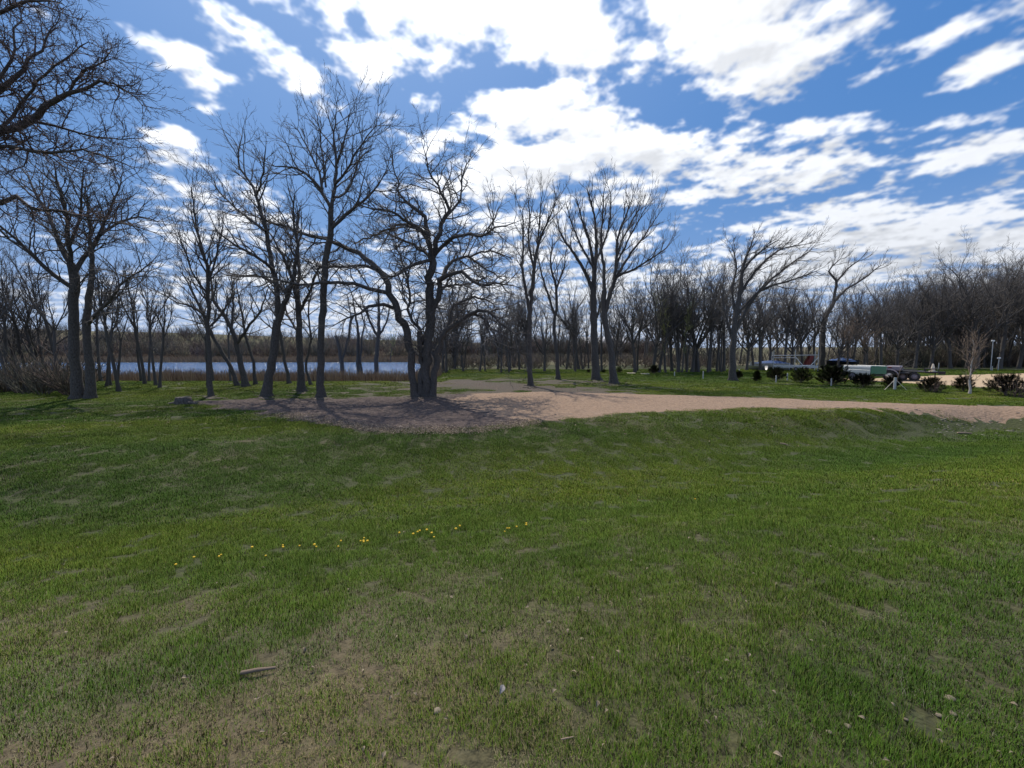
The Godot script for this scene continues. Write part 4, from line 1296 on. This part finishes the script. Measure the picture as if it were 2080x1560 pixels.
func yard() -> void:
	var side := Basis(Vector3.RIGHT, PI / 2)
	# truck box made into a trailer
	var p := ground(1754, 774)
	var t := thing("truck_box_trailer", "trailer made from an old truck box, silver side and green end, on the lot edge", "trailer", p, square_on(1757, -40))
	boxes("floor", [[Vector3(-.9, .50, -.56), Vector3(.9, .56, .56)]], M.black, t)
	var sp := Buf.new()   # pressed side: rounded top edge, wheel cut-out
	var prof := [[.0, .99], [.035, .975], [.05, .93], [.05, .80], [.035, .785], [.035, .77], [.05, .755], [.05, .58]]
	for k in prof.size() - 1:
		sp.quad(Vector3(-.9, prof[k][1], .56 + prof[k][0]), Vector3(.9, prof[k][1], .56 + prof[k][0]), Vector3(.9, prof[k + 1][1], .56 + prof[k + 1][0]), Vector3(-.9, prof[k + 1][1], .56 + prof[k + 1][0]))
	for k in 24:
		var x0 := lerpf(-.9, .9, k / 24.0)
		var x1 := lerpf(-.9, .9, (k + 1) / 24.0)
		var cut := func(x: float) -> float: return maxf(.38, .33 + sqrt(maxf(0.0, .1156 - (x + .3) * (x + .3))) * .72)
		sp.quad(Vector3(x0, .58, .61), Vector3(x1, .58, .61), Vector3(x1, minf(cut.call(x1), .575), .60), Vector3(x0, minf(cut.call(x0), .575), .60))
	part("side_panel", sp.mesh(), M.silver, t)
	boxes("side_panel", [[Vector3(-.9, .40, -.61), Vector3(.9, .98, -.56)]], M.silver, t, 0.02)
	boxes("rail", [[Vector3(-.91, .985, .50), Vector3(.91, 1.02, .585)]], M.white, t, 0.012)
	boxes("rail", [[Vector3(-.91, .985, -.60), Vector3(.91, 1.02, -.50)]], M.white, t, 0.012)
	boxes("end_panel", [[Vector3(.9, .50, -.60), Vector3(.94, .99, .60)]], M.green_paint, t, 0.015)
	boxes("end_panel", [[Vector3(-.94, .50, -.60), Vector3(-.9, .95, .60)]], M.green_paint, t, 0.015)
	boxes("bumper", [[Vector3(.95, .36, -.45), Vector3(1.0, .44, .45)]], M.black, t)
	boxes("axle", [[Vector3(-.34, .28, -.5), Vector3(-.26, .36, .5)]], M.black, t)
	boxes("drawbar", [[Vector3(-1.9, .42, -.05), Vector3(-.94, .50, .05)]], M.black, t)
	tyre(t, "wheel", Vector3(-.3, .33, .47), .33, .2, side)
	tyre(t, "wheel", Vector3(-.3, .33, -.47), .33, .2, side)
	# small trailer with rounded mudguard
	p = ground(1806, 774)
	t = thing("utility_trailer", "small grey trailer with rounded mudguard and white wheel, beside the truck box", "trailer", p, square_on(1806, -10))
	boxes("body", [[Vector3(-.25, .66, -1.1), Vector3(.5, 1.0, -.16)]], M.grey_paint, t, 0.06)
	boxes("tail_lamp", [[Vector3(-.12, .86, -.16), Vector3(.06, .94, -.12)]], M.red, t)
	var mg := Buf.new()
	for k in 9:
		var a0 := PI * k / 9.0
		var a1 := PI * (k + 1) / 9.0
		var q0 := Vector3(cos(a0) * .46, .34 + sin(a0) * .44, 0)
		var q1 := Vector3(cos(a1) * .46, .34 + sin(a1) * .44, 0)
		mg.quad(q0 + Vector3(0, 0, -.12), q1 + Vector3(0, 0, -.12), q1 + Vector3(0, 0, .16), q0 + Vector3(0, 0, .16))
		mg.quad(q0 + Vector3(0, 0, .16), q1 + Vector3(0, 0, .16), q1 + Vector3(0, -.05, .16), q0 + Vector3(0, -.05, .16))
	part("mudguard", mg.mesh(), M.grey_paint, t)
	boxes("axle", [[Vector3(-.03, .30, -1.3), Vector3(.03, .36, .1)]], M.black, t)
	boxes("frame", [[Vector3(-.5, .50, -1.15), Vector3(.9, .58, -.14)]], M.black, t)
	tyre(t, "wheel", Vector3(0, .34, .06), .34, .2, side, M.hub)
	tyre(t, "wheel", Vector3(0, .34, -1.32), .34, .2, side, M.hub)
	# flatbed trailer
	p = ground(1858, 773)
	t = thing("flatbed_trailer", "long low black flatbed trailer with twin dark wheels parked on the gravel", "trailer", p, square_on(1858, 3))
	boxes("deck", [[Vector3(-.95, .56, -.8), Vector3(.45, .64, .8)]], M.black, t)
	boxes("drawbar", [[Vector3(.45, .52, -.3), Vector3(1.1, .62, .3)]], M.black, t)
	boxes("hitch", [[Vector3(1.1, .44, -.08), Vector3(1.42, .64, .08)]], M.black, t)
	bars("frame_rail", [[Vector3(.45, .62, .3), Vector3(.45, .80, .3)], [Vector3(.45, .80, .3), Vector3(1.1, .80, .1)], [Vector3(.45, .62, -.3), Vector3(.45, .80, -.3)], [Vector3(.45, .80, -.3), Vector3(1.1, .80, -.1)], [Vector3(1.1, .60, 0), Vector3(1.1, .80, 0)], [Vector3(.72, .62, .2), Vector3(.72, .8, .22)]], .026, M.black, t)
	bars("jack", [[Vector3(.95, .0, 0), Vector3(.95, .78, 0)]], .03, M.black, t)
	for z in [-.98, .84]: boxes("mudguard", [[Vector3(-.85, .68, z), Vector3(.1, .73, z + .14)]], M.black, t, 0.02)
	for x in [-.66, -.08]:
		for z in [-.9, .9]: tyre(t, "wheel", Vector3(x, .29, z), .29, .18, side)
	var cone := thing("marker_cone", "pale cream cone standing on the flatbed drawbar", "cone", t.transform * Vector3(.82, .62, 0))
	boxes("base", [[Vector3(-.16, 0, -.16), Vector3(.16, .03, .16)]], M.cream, cone, 0.008)
	var cb := Buf.new()
	cb.lathe([[.13, .03], [.045, .48], [.03, .50], [0, .505]], 18)
	part("body", cb.mesh(), M.cream, cone)
	# boat lift, boats
	p = ground(1609, 753)
	t = thing("boat_lift", "aluminium boat lift frame with tall posts and rails, parked by the trees", "boat lift", p, square_on(1609, 6))
	bars("post", [[Vector3(-1.7, 0, .7), Vector3(-1.7, 2.0, .7)], [Vector3(.1, 0, .9), Vector3(.1, 2.1, .9)], [Vector3(2.0, 0, .7), Vector3(2.0, 2.1, .7)], [Vector3(-1.7, 0, -1.2), Vector3(-1.7, 1.9, -1.2)], [Vector3(2.0, 0, -1.2), Vector3(2.0, 1.9, -1.2)]], .04, M.alu, t)
	bars("rail", [[Vector3(-1.7, 1.5, .7), Vector3(2.0, 1.58, .7)], [Vector3(-1.7, 1.28, .7), Vector3(.1, 1.3, .9)], [Vector3(-1.7, 1.5, -1.2), Vector3(2.0, 1.55, -1.2)], [Vector3(-1.7, 1.5, -1.2), Vector3(-1.7, 1.5, .7)], [Vector3(2.0, 1.55, -1.2), Vector3(2.0, 1.55, .7)]], .035, M.alu, t)
	bars("brace", [[Vector3(.1, 1.4, .9), Vector3(.75, .6, .8)], [Vector3(1.4, .55, .8), Vector3(2.0, 1.35, .75)]], .035, M.white, t)
	boxes("cradle_beam", [[Vector3(-1.7, .30, .62), Vector3(2.0, .55, .78)]], M.alu, t, 0.02)
	boxes("cradle_beam", [[Vector3(-1.7, .30, -1.28), Vector3(2.0, .55, -1.12)]], M.alu, t, 0.02)
	tyre(t, "wheel", Vector3(.2, .2, .95), .2, .12, side)
	p = ground(1562, 751)
	t = thing("covered_boat", "white boat under a blue cover beside the boat lift", "boat", p, square_on(1562, 175))
	hull("hull", 3.6, 1.5, .7, M.white, t)
	var cv := Buf.new()
	for k in 8:
		var x0 := lerpf(-1.75, 1.3, k / 8.0)
		var x1 := lerpf(-1.75, 1.3, (k + 1) / 8.0)
		var y0 := .72 + .25 * sin(PI * k / 8.0)
		var y1 := .72 + .25 * sin(PI * (k + 1) / 8.0)
		cv.quad(Vector3(x0, y0, 0), Vector3(x1, y1, 0), Vector3(x1, .66, .75), Vector3(x0, .66, .75))
		cv.quad(Vector3(x1, y1, 0), Vector3(x0, y0, 0), Vector3(x0, .66, -.75), Vector3(x1, .66, -.75))
	part("cover", cv.mesh(), M.blue, t)
	boxes("bunk", [[Vector3(-1.2, .0, -.5), Vector3(-1.0, .12, .5)], [Vector3(.6, .0, -.5), Vector3(.8, .2, .5)]], M.black, t)
	p = ground(1536, 751.5)
	t = thing("dinghy", "small grey dinghy lying at the wood edge", "boat", p, square_on(1536, 160))
	hull("hull", 1.9, .9, .45, M.alu, t)
	boxes("seat", [[Vector3(-.3, .28, -.36), Vector3(-.1, .32, .36)]], M.wood, t)
	p = ground(1648, 751)
	t = thing("red_boat", "red hull tipped up on end beside the boat lift", "boat", p + Vector3(0, .68, 0), square_on(1648, 20))
	t.rotation.z = deg_to_rad(66)
	hull("hull", 1.5, 1.1, .5, M.red, t)
	bars("gunwale", [[Vector3(-.7, .52, .5), Vector3(.2, .56, .5)]], .03, M.red, t)
	p = ground(1710, 751)
	t = thing("tarped_boat_trailer", "boat under a bright blue tarpaulin on a dark trailer in front of the wood", "trailer", p, square_on(1710, 8))
	boxes("frame", [[Vector3(-1.5, .38, -.6), Vector3(1.9, .48, .6)]], M.black, t)
	hull("hull", 2.8, 1.3, .5, M.black, t)
	t.get_child(t.get_child_count() - 1).position.y = .48
	var tp := Buf.new()
	for k in 8:
		var x0 := lerpf(-1.2, 1.1, k / 8.0)
		var x1 := lerpf(-1.2, 1.1, (k + 1) / 8.0)
		var y0 := .95 + .30 * sin(PI * k / 8.0) + .06 * sin(k * 2.1)
		var y1 := .95 + .30 * sin(PI * (k + 1) / 8.0) + .06 * sin((k + 1) * 2.1)
		tp.quad(Vector3(x0, y0, 0), Vector3(x1, y1, 0), Vector3(x1, .88, .68), Vector3(x0, .88, .68))
		tp.quad(Vector3(x1, y1, 0), Vector3(x0, y0, 0), Vector3(x0, .88, -.68), Vector3(x1, .88, -.68))
	part("tarpaulin", tp.mesh(), M.blue, t)
	tyre(t, "wheel", Vector3(-.3, .28, .72), .28, .16, side)
	tyre(t, "wheel", Vector3(-.3, .28, -.72), .28, .16, side)
	# barn far away
	t = thing("barn", "long low far barn with white metal roof beyond the tree line", "building", on_ground((1225 - 1040.0) / F * 190.0, -190.0), deg_to_rad(4))
	boxes("wall", [[Vector3(-9.5, -1, -5), Vector3(9.5, 3.0, 5)]], M.wall, t, 0.02)
	var rf := Buf.new()
	rf.quad(Vector3(-10, 5.6, 0), Vector3(10, 5.6, 0), Vector3(10, 2.9, 5.5), Vector3(-10, 2.9, 5.5))
	rf.quad(Vector3(10, 5.6, 0), Vector3(-10, 5.6, 0), Vector3(-10, 2.9, -5.5), Vector3(10, 2.9, -5.5))
	part("roof", rf.mesh(), M.roof, t)
	boxes("door", [[Vector3(-2, -1, 5.01), Vector3(2, 2.6, 5.06)]], M.grey_paint, t)
	# pine shrubs in a row
	var pk := [pine_parts(1, 1.0, 1.45, 52, true), pine_parts(2, 1.0, 1.6, 60, true), pine_parts(3, 1.0, 1.25, 46, true)]
	var spruce := pine_parts(4, 1.0, 0.75, 40, false)
	var pines := [[1575, 774, 745, 0, "round young pine with a white stake before it"], [1627, 778, 746, 2, "young pine with upright candles between two white tubes"], [1690, 783, 741, 1, "largest bushy young pine, in front of the truck box end"],
		[1753, 786, 758, 1, "low wide young pine in front of the truck box"], [1812, 788, 762, 0, "round young pine behind the white guyed tube"], [1890, 796, 765, 1, "reddish tinged young pine in front of the flatbed trailer"],
		[1956, 795, 763, 2, "cone shaped young pine behind the white birch sapling"], [2042, 803, 758, 1, "tall young pine with stiff candles beside the red twigged shrub"], [1328, 759, 741, 0, "dark round young pine at the foot of thick trunks"], [1498, 770, 753, 0, "small young pine tucked behind the windswept tree"],
		[1195, 757, 750, 2, "tiny dark pine left of the tall pair"], [1257, 757, 745, 0, "small dark pine right behind the tall pair"], [1226, 757, 750, 1, "tiny dark pine between the tall pair"]]
	for q in pines:
		var foot := ground(q[0], q[1])
		var tall := at_depth(q[0], q[2], -foot.z).y - foot.y
		var o := thing("pine_shrub", q[4], "pine", foot, q[0] * 0.7, "young pines in a row")
		o.scale = Vector3.ONE * tall
		part("stem", pk[q[3]][0], M.wood, o)
		part("foliage", pk[q[3]][1], M.needle, o)
	var sf := ground(1537, 775)
	var so := thing("spruce_sapling", "small conical spruce with a reddish top near the windswept tree", "spruce", sf, 0.0)
	so.scale = Vector3.ONE * 0.86
	part("stem", spruce[0], M.wood, so)
	part("foliage", spruce[1], M.needle, so)
	var red := ground(2060, 806)
	var rs := part("red_shrub", shrub_mesh(31, 26, 0.75, 1.3, 0.009, 6), M.twig_red, self)
	rs.position = red
	tag(rs, "leafless red twigged shrub beside the tall young pine", "shrub")
	rs = part("red_shrub", shrub_mesh(32, 20, 0.5, 1.3, 0.009, 6), M.twig_red, self)
	rs.position = ground(1893, 797)
	tag(rs, "leafless red twigged shrub growing through the reddish young pine", "shrub")
	# birch sapling, sapling with guy wires, stakes and tubes
	traced_tree("birch_sapling", "thin white birch sapling with fine brown twigs by the gravel", "", [1969, 800], [
		[0, [1969, 800, 2.2], [1970, 770, 1.9], [1974, 740, 1.6], [1978, 715, 1.1], [1976, 690, .5]],
		[.3, [1972, 762, 1], [1982, 735, .8], [1990, 710, .4]], [-.3, [1973, 750, 1], [1962, 725, .8], [1956, 700, .4]]],
		{"every": 0.06, "long": 0.7, "clear": 0.25, "spread": 0.6, "counts": [0, 4, 4, 3], "tip": 0.003, "twigs": "twig_tan"})
	get_child(get_child_count() - 1).get_child(0).material_override = M.birch
	var gy := ground(1817, 792)
	t = thing("guyed_sapling", "bare sapling in a white tube held by two guy straps", "sapling", gy)
	var tb := Buf.new()
	tb.lathe([[.06, 0], [.06, .62], [.05, .64]], 12)
	part("tube", tb.mesh(), M.tube, t)
	bars("strap", [[Vector3(0, .55, 0), Vector3(-.75, .0, .25)], [Vector3(0, .55, 0), Vector3(.33, .0, .35)]], .012, M.cream, t)
	var sap := Grower.new()
	sap.rng.seed = 4; sap.tip = .004; sap.counts = [0, 5, 4, 3]; sap.lift = 0.0; sap.wig = .3
	var sw := sap.wander(Vector3(0, .3, 0), Vector3.UP, 1.15, .025, .012, 5)
	sap.trunk.tube(sw[0], sw[1], 6)
	sap.sprout(sw[0], sw[1], 1.1, 1, 9, 0.7)
	part("trunk", sap.trunk.mesh(), M.wood, t)
	part("crown", sap.crown.mesh(), M.twig, t)
	for q in [[1576, 777, 763, "white stake in front of the round young pine"], [1599, 772, 758, "white planting tube standing alone on the lawn"], [1688, 784, 768, "white stake in front of the largest young pine"],
		[1428, 770, 754, "white planting tube at the foot of a leaning sapling"], [1370, 764, 755, "short white stake on the bright lawn"], [1501, 764, 750, "pale planting tube behind the windswept tree"], [1906, 752, 737, "white post beyond the flatbed trailer"], [2015, 753, 744, "short white post before the wood"]]:
		var foot := ground(q[0], q[1])
		var tall := at_depth(q[0], q[2], -foot.z).y - foot.y
		var b := Buf.new()
		b.lathe([[.035, -.05], [.035, tall - .02], [.028, tall], [0, tall + .002]], 10)
		var o := part("planting_stake", b.mesh(), M.tube, self)
		o.position = foot
		tag(o, q[3], "stake", "white stakes and tubes on the lawn")
	for q in [[2012, 752, 694, "tall thin lamp post against the wood"], [2027, 752, 729, "short lamp post against the wood"]]:
		var foot := ground(q[0], q[1])
		var tall := at_depth(q[0], q[2], -foot.z).y - foot.y
		var o := thing("lamp_post", q[3], "lamp post", foot)
		bars("pole", [[Vector3(0, -.1, 0), Vector3(0, tall, 0)]], .04, M.alu, o)
		boxes("head", [[Vector3(-.12, tall, -.1), Vector3(.12, tall + .16, .1)]], M.white, o, .03)
	for q in [[1282, 758.5, "pale flat slab lying on the lawn behind the tall pair"], [1310, 760, "small pale flat slab near the dark round pine"]]:
		var o := Node3D.new()
		var b := Buf.new()
		b.box(Vector3(-.35, 0, -.25), Vector3(.35, .05, .25), .01)
		var s := part("slab", b.mesh(), M.cream, self)
		s.position = ground(q[0], q[1])
		o.free()
		tag(s, q[2], "slab")

func rock(seed_: int, r: float, squash: float) -> ArrayMesh:
	var s := SphereMesh.new()
	s.radius = r; s.height = 2.0 * r; s.radial_segments = 9; s.rings = 5
	var a := s.get_mesh_arrays()
	var v: PackedVector3Array = a[Mesh.ARRAY_VERTEX]
	for i in v.size():
		var k := 1.0 + 0.35 * nz2.get_noise_3d(v[i].x / r * 40.0 + seed_ * 50.0, v[i].y / r * 40.0, v[i].z / r * 40.0)
		v[i] = v[i] * Vector3(k, k * squash, k)
	a[Mesh.ARRAY_VERTEX] = v
	var st := SurfaceTool.new()
	st.create_from_arrays(a)
	st.generate_normals()
	return st.commit()

func small_things() -> void:
	var rng := RandomNumberGenerator.new()
	rng.seed = 21
	# stump
	var st := thing("stump", "low dark rotten stump at the tip of the bare earth", "stump", ground(373, 820))
	var sb := Buf.new()
	sb.lathe([[.33, -.08], [.30, .05], [.26, .18], [.25, .25], [.19, .24], [.10, .19], [0, .20]], 12)
	part("stub", sb.mesh(), M.bark, st)
	bars("root", [[Vector3(.2, .05, .1), Vector3(.62, .0, .15)], [Vector3(-.2, .05, .1), Vector3(-.42, .0, .2)]], .06, M.bark, st)
	# culvert
	var cu := thing("culvert", "dark culvert pipe mouth in the ditch bank below the track", "culvert", on_ground(17.05, -14.0) + Vector3(0, .12, 0), deg_to_rad(-80))
	var cp := Buf.new()
	cp.lathe([[.20, -1.6], [.20, .0], [.175, .0], [.175, -1.6]], 20, Vector3.ZERO, Basis(Vector3.RIGHT, PI / 2))
	part("pipe", cp.mesh(), M.black, cu)
	# dandelions, leaves, stones, sticks lying on the lawn
	var dan := Buf.new()
	dan.lathe([[0, .036], [.012, .040], [.019, .047], [.016, .052], [.008, .055], [0, .056]], 10)
	var head := dan.mesh()
	var stalk := Buf.new()
	stalk.tube(PackedVector3Array([Vector3(0, -.01, 0), Vector3(.002, .02, 0), Vector3(0, .04, 0)]), PackedFloat32Array([.003, .003, .003]), 5)
	var stalk_m := stalk.mesh()
	for i in 34:
		var f := pow(rng.randf(), 0.8)
		var x := lerpf(270, 1090, f)
		var q := ground(x + rng.randf_range(-20, 20), 1158 - 88 * f + rng.randf_range(-12, 12))
		if i == 30: q = ground(1412, 1020)
		var o := thing("dandelion", "small yellow dandelion flower open in the grass along the ditch", "dandelion", q, 0.0, "dandelions along the ditch")
		o.scale = Vector3(.62, 1, .62) * rng.randf_range(0.8, 1.25)
		part("flower", head, M.yellow, o)
		part("stalk", stalk_m, M.stem_green, o)
	for q in [[888, 1448, .022, "rounded tan stone in thin grass near the pale leaf"], [1930, 1421, .026, "largest tan stone of the cluster in the dry grass"], [1936, 1452, .018, "small tan stone below the largest stone of the cluster"], [1908, 1456, .016, "flat tan stone beside the cluster in dry grass"], [1840, 1464, .012, "tiny tan stone in grass apart from the cluster"], [1722, 1478, .017, "tan stone on the edge of a bare patch"], [1684, 1490, .014, "white pebble lying on the bare patch"], [1182, 1300, .016, "pale stone at the edge of a worn patch"], [1115, 1266, .018, "pale flat stone above the worn patch"], [982, 1284, .018, "white chip beside a dark scrap of earth"]]:
		var o := part("stone", rock(int(q[0]), q[2] * 0.8, 0.6), M.stone, self)
		o.position = ground(q[0], q[1]) + Vector3(0, .006, 0)
		tag(o, q[3], "stone")
	for q in [[490, 1376, 560, 1364, .011, "short dark stick lying in thin grass"], [1140, 1508, 1165, 1504, .003, "pale straw stalk bent on the grass"], [1945, 882, 1974, 883, .03, "bleached white stick by the ditch stones"], [1585, 903, 1600, 906, .02, "grey stick lying on the ditch bank"]]:
		var a := ground(q[0], q[1]) + Vector3(0, q[4] + .012, 0)
		var e := ground(q[2], q[3]) + Vector3(0, q[4] + .012, 0)
		var b := Buf.new()
		var mid := (a + e) * .5 + Vector3(0, .01, .01)
		b.tube(PackedVector3Array([Vector3.ZERO, mid - a, e - a]), PackedFloat32Array([q[4], q[4] * .9, q[4] * .6]), 7, true)
		var o := part("stick", b.mesh(), M.wood if q[4] == .011 else M.twig_tan, self)
		o.position = a
		tag(o, q[5], "stick")
	# curled leaves
	var lf := Buf.new()
	for i in 6:
		var t0 := i / 6.0
		var t1 := (i + 1) / 6.0
		var w0 := .018 * sin(PI * clampf(t0, .02, .98))
		var w1 := .018 * sin(PI * clampf(t1, .02, .98))
		lf.quad(Vector3(t0 * .07, .012 * sin(t0 * 4.0) + w0 * .5, -w0), Vector3(t1 * .07, .012 * sin(t1 * 4.0) + w1 * .5, -w1), Vector3(t1 * .07, .012 * sin(t1 * 4.0), 0), Vector3(t0 * .07, .012 * sin(t0 * 4.0), 0))
		lf.quad(Vector3(t0 * .07, .012 * sin(t0 * 4.0), 0), Vector3(t1 * .07, .012 * sin(t1 * 4.0), 0), Vector3(t1 * .07, .012 * sin(t1 * 4.0) + w1 * .5, w1), Vector3(t0 * .07, .012 * sin(t0 * 4.0) + w0 * .5, w0))
	var leaf := lf.mesh()
	var lo := part("dry_leaf", leaf, mat(Color(.19, .18, .18), .9), self)
	lo.position = ground(1015, 1425) + Vector3(0, .035, 0)
	lo.rotation = Vector3(.4, 1.3, .3)
	lo.scale = Vector3.ONE * .75
	tag(lo, "pale grey curled leaf standing in the grass", "leaf")
	var litter := []
	for i in 6500:
		var f := rng.randf()
		var x := lerpf(560, 1100, f)
		var edge := lerpf(846, 878, smoothstep(0.0, 0.45, f)) - 18.0 * smoothstep(0.72, 1.0, f)
		var q := ground(x, edge + rng.randf_range(-16, 6) * pow(rng.randf(), 0.7))
		var s := rng.randf_range(.3, .8)
		litter.append([Transform3D(Basis.from_euler(Vector3(rng.randf_range(-.5, .5), rng.randf() * TAU, rng.randf_range(-.5, .5))).scaled(Vector3(s, s, s)), q + Vector3(0, .02, 0)), Color(.30, .235, .16) * rng.randf_range(.45, 1.2)])
	for i in 2600:
		var q := Vector2(rng.randf_range(-16, 8), rng.randf_range(-32, -11))
		var s := rng.randf_range(.4, 1.0)
		if poly_sd(drive_poly, q) > 0: continue
		litter.append([Transform3D(Basis.from_euler(Vector3(rng.randf_range(-.5, .5), rng.randf() * TAU, rng.randf_range(-.5, .5))).scaled(Vector3(s, s, s)), on_ground(q.x, q.y) + Vector3(0, .02, 0)), Color(.30, .22, .15) * rng.randf_range(.45, 1.1)])
	for i in 130:
		var q := ground(rng.randf_range(0, 2080), rng.randf_range(1000, 1555))
		var s := rng.randf_range(.2, .5)
		litter.append([Transform3D(Basis.from_euler(Vector3(rng.randf_range(-.5, .5), rng.randf() * TAU, rng.randf_range(-.5, .5))).scaled(Vector3(s, s, s)), q + Vector3(0, .02, 0)), Color(.24, .19, .13) * rng.randf_range(.5, 1.1)])
	scatter("leaf_litter", leaf, M.leaf, litter, "tan fallen leaves strewn along the edge of the bare earth", "leaf litter")
	# clods on the track and in the clearing, stones in the ditch
	var clods := []
	for i in 2200:
		var q := Vector2(rng.randf_range(-13, 22), rng.randf_range(-21, -10.5))
		var on_drive := poly_sd(drive_poly, q) > 0.15
		if not on_drive and poly_sd(dirt_poly, q) < 0.1: continue
		if on_drive and rng.randf() < 0.35: continue
		var s := pow(rng.randf(), 2.0) * 1.3 + .25
		clods.append([Transform3D(Basis(Vector3.UP, rng.randf() * TAU).scaled(Vector3(s * 1.5, s * .8, s)), on_ground(q.x, q.y) + Vector3(0, .01, 0)), (Color(.27, .20, .15) if on_drive else Color(.12, .09, .075)) * rng.randf_range(.6, 1.1)])
	scatter("dirt_clods", rock(7, .045, .6), M.leaf, clods, "small clods of earth on the track and in the clearing", "clods")
	var peb := []
	for i in 170:
		var q := ground(rng.randf_range(1890, 2080), rng.randf_range(850, 886))
		var s := rng.randf_range(.3, 1.0)
		peb.append([Transform3D(Basis(Vector3.UP, rng.randf() * TAU).scaled(Vector3(s, s * .7, s)), q), Color(.17, .16, .12) * rng.randf_range(.4, 1.2)])
	scatter("ditch_stones", rock(8, .05, .7), M.leaf, peb, "loose stones washed into the ditch below the track", "stones")
	# scraps of bark and earth at the foot of the oak and of the other trunks
	var scraps := []
	for f in [[862, 808, 60, 260], [651, 810, 34, 60], [541, 808, 32, 60], [612, 798, 32, 50], [1211, 774, 34, 60], [1247, 782, 34, 60], [1077, 786, 20, 40], [429, 808, 30, 40]]:
		for i in f[3]:
			var q := ground(f[0] + rng.randf_range(-1, 1) * f[2] * rng.randf(), f[1] + rng.randf_range(-4, 3))
			var s := rng.randf_range(.5, 2.2)
			scraps.append([Transform3D(Basis.from_euler(Vector3(0, rng.randf() * TAU, rng.randf_range(-.3, .3))).scaled(Vector3(s * 2.0, s * .7, s)), q + Vector3(0, .01, 0)), Color(.07, .055, .045) * rng.randf_range(.6, 1.3)])
	scatter("bark_scraps", rock(9, .04, .6), M.leaf, scraps, "dark scraps of bark and earth around the feet of the trunks", "scraps")
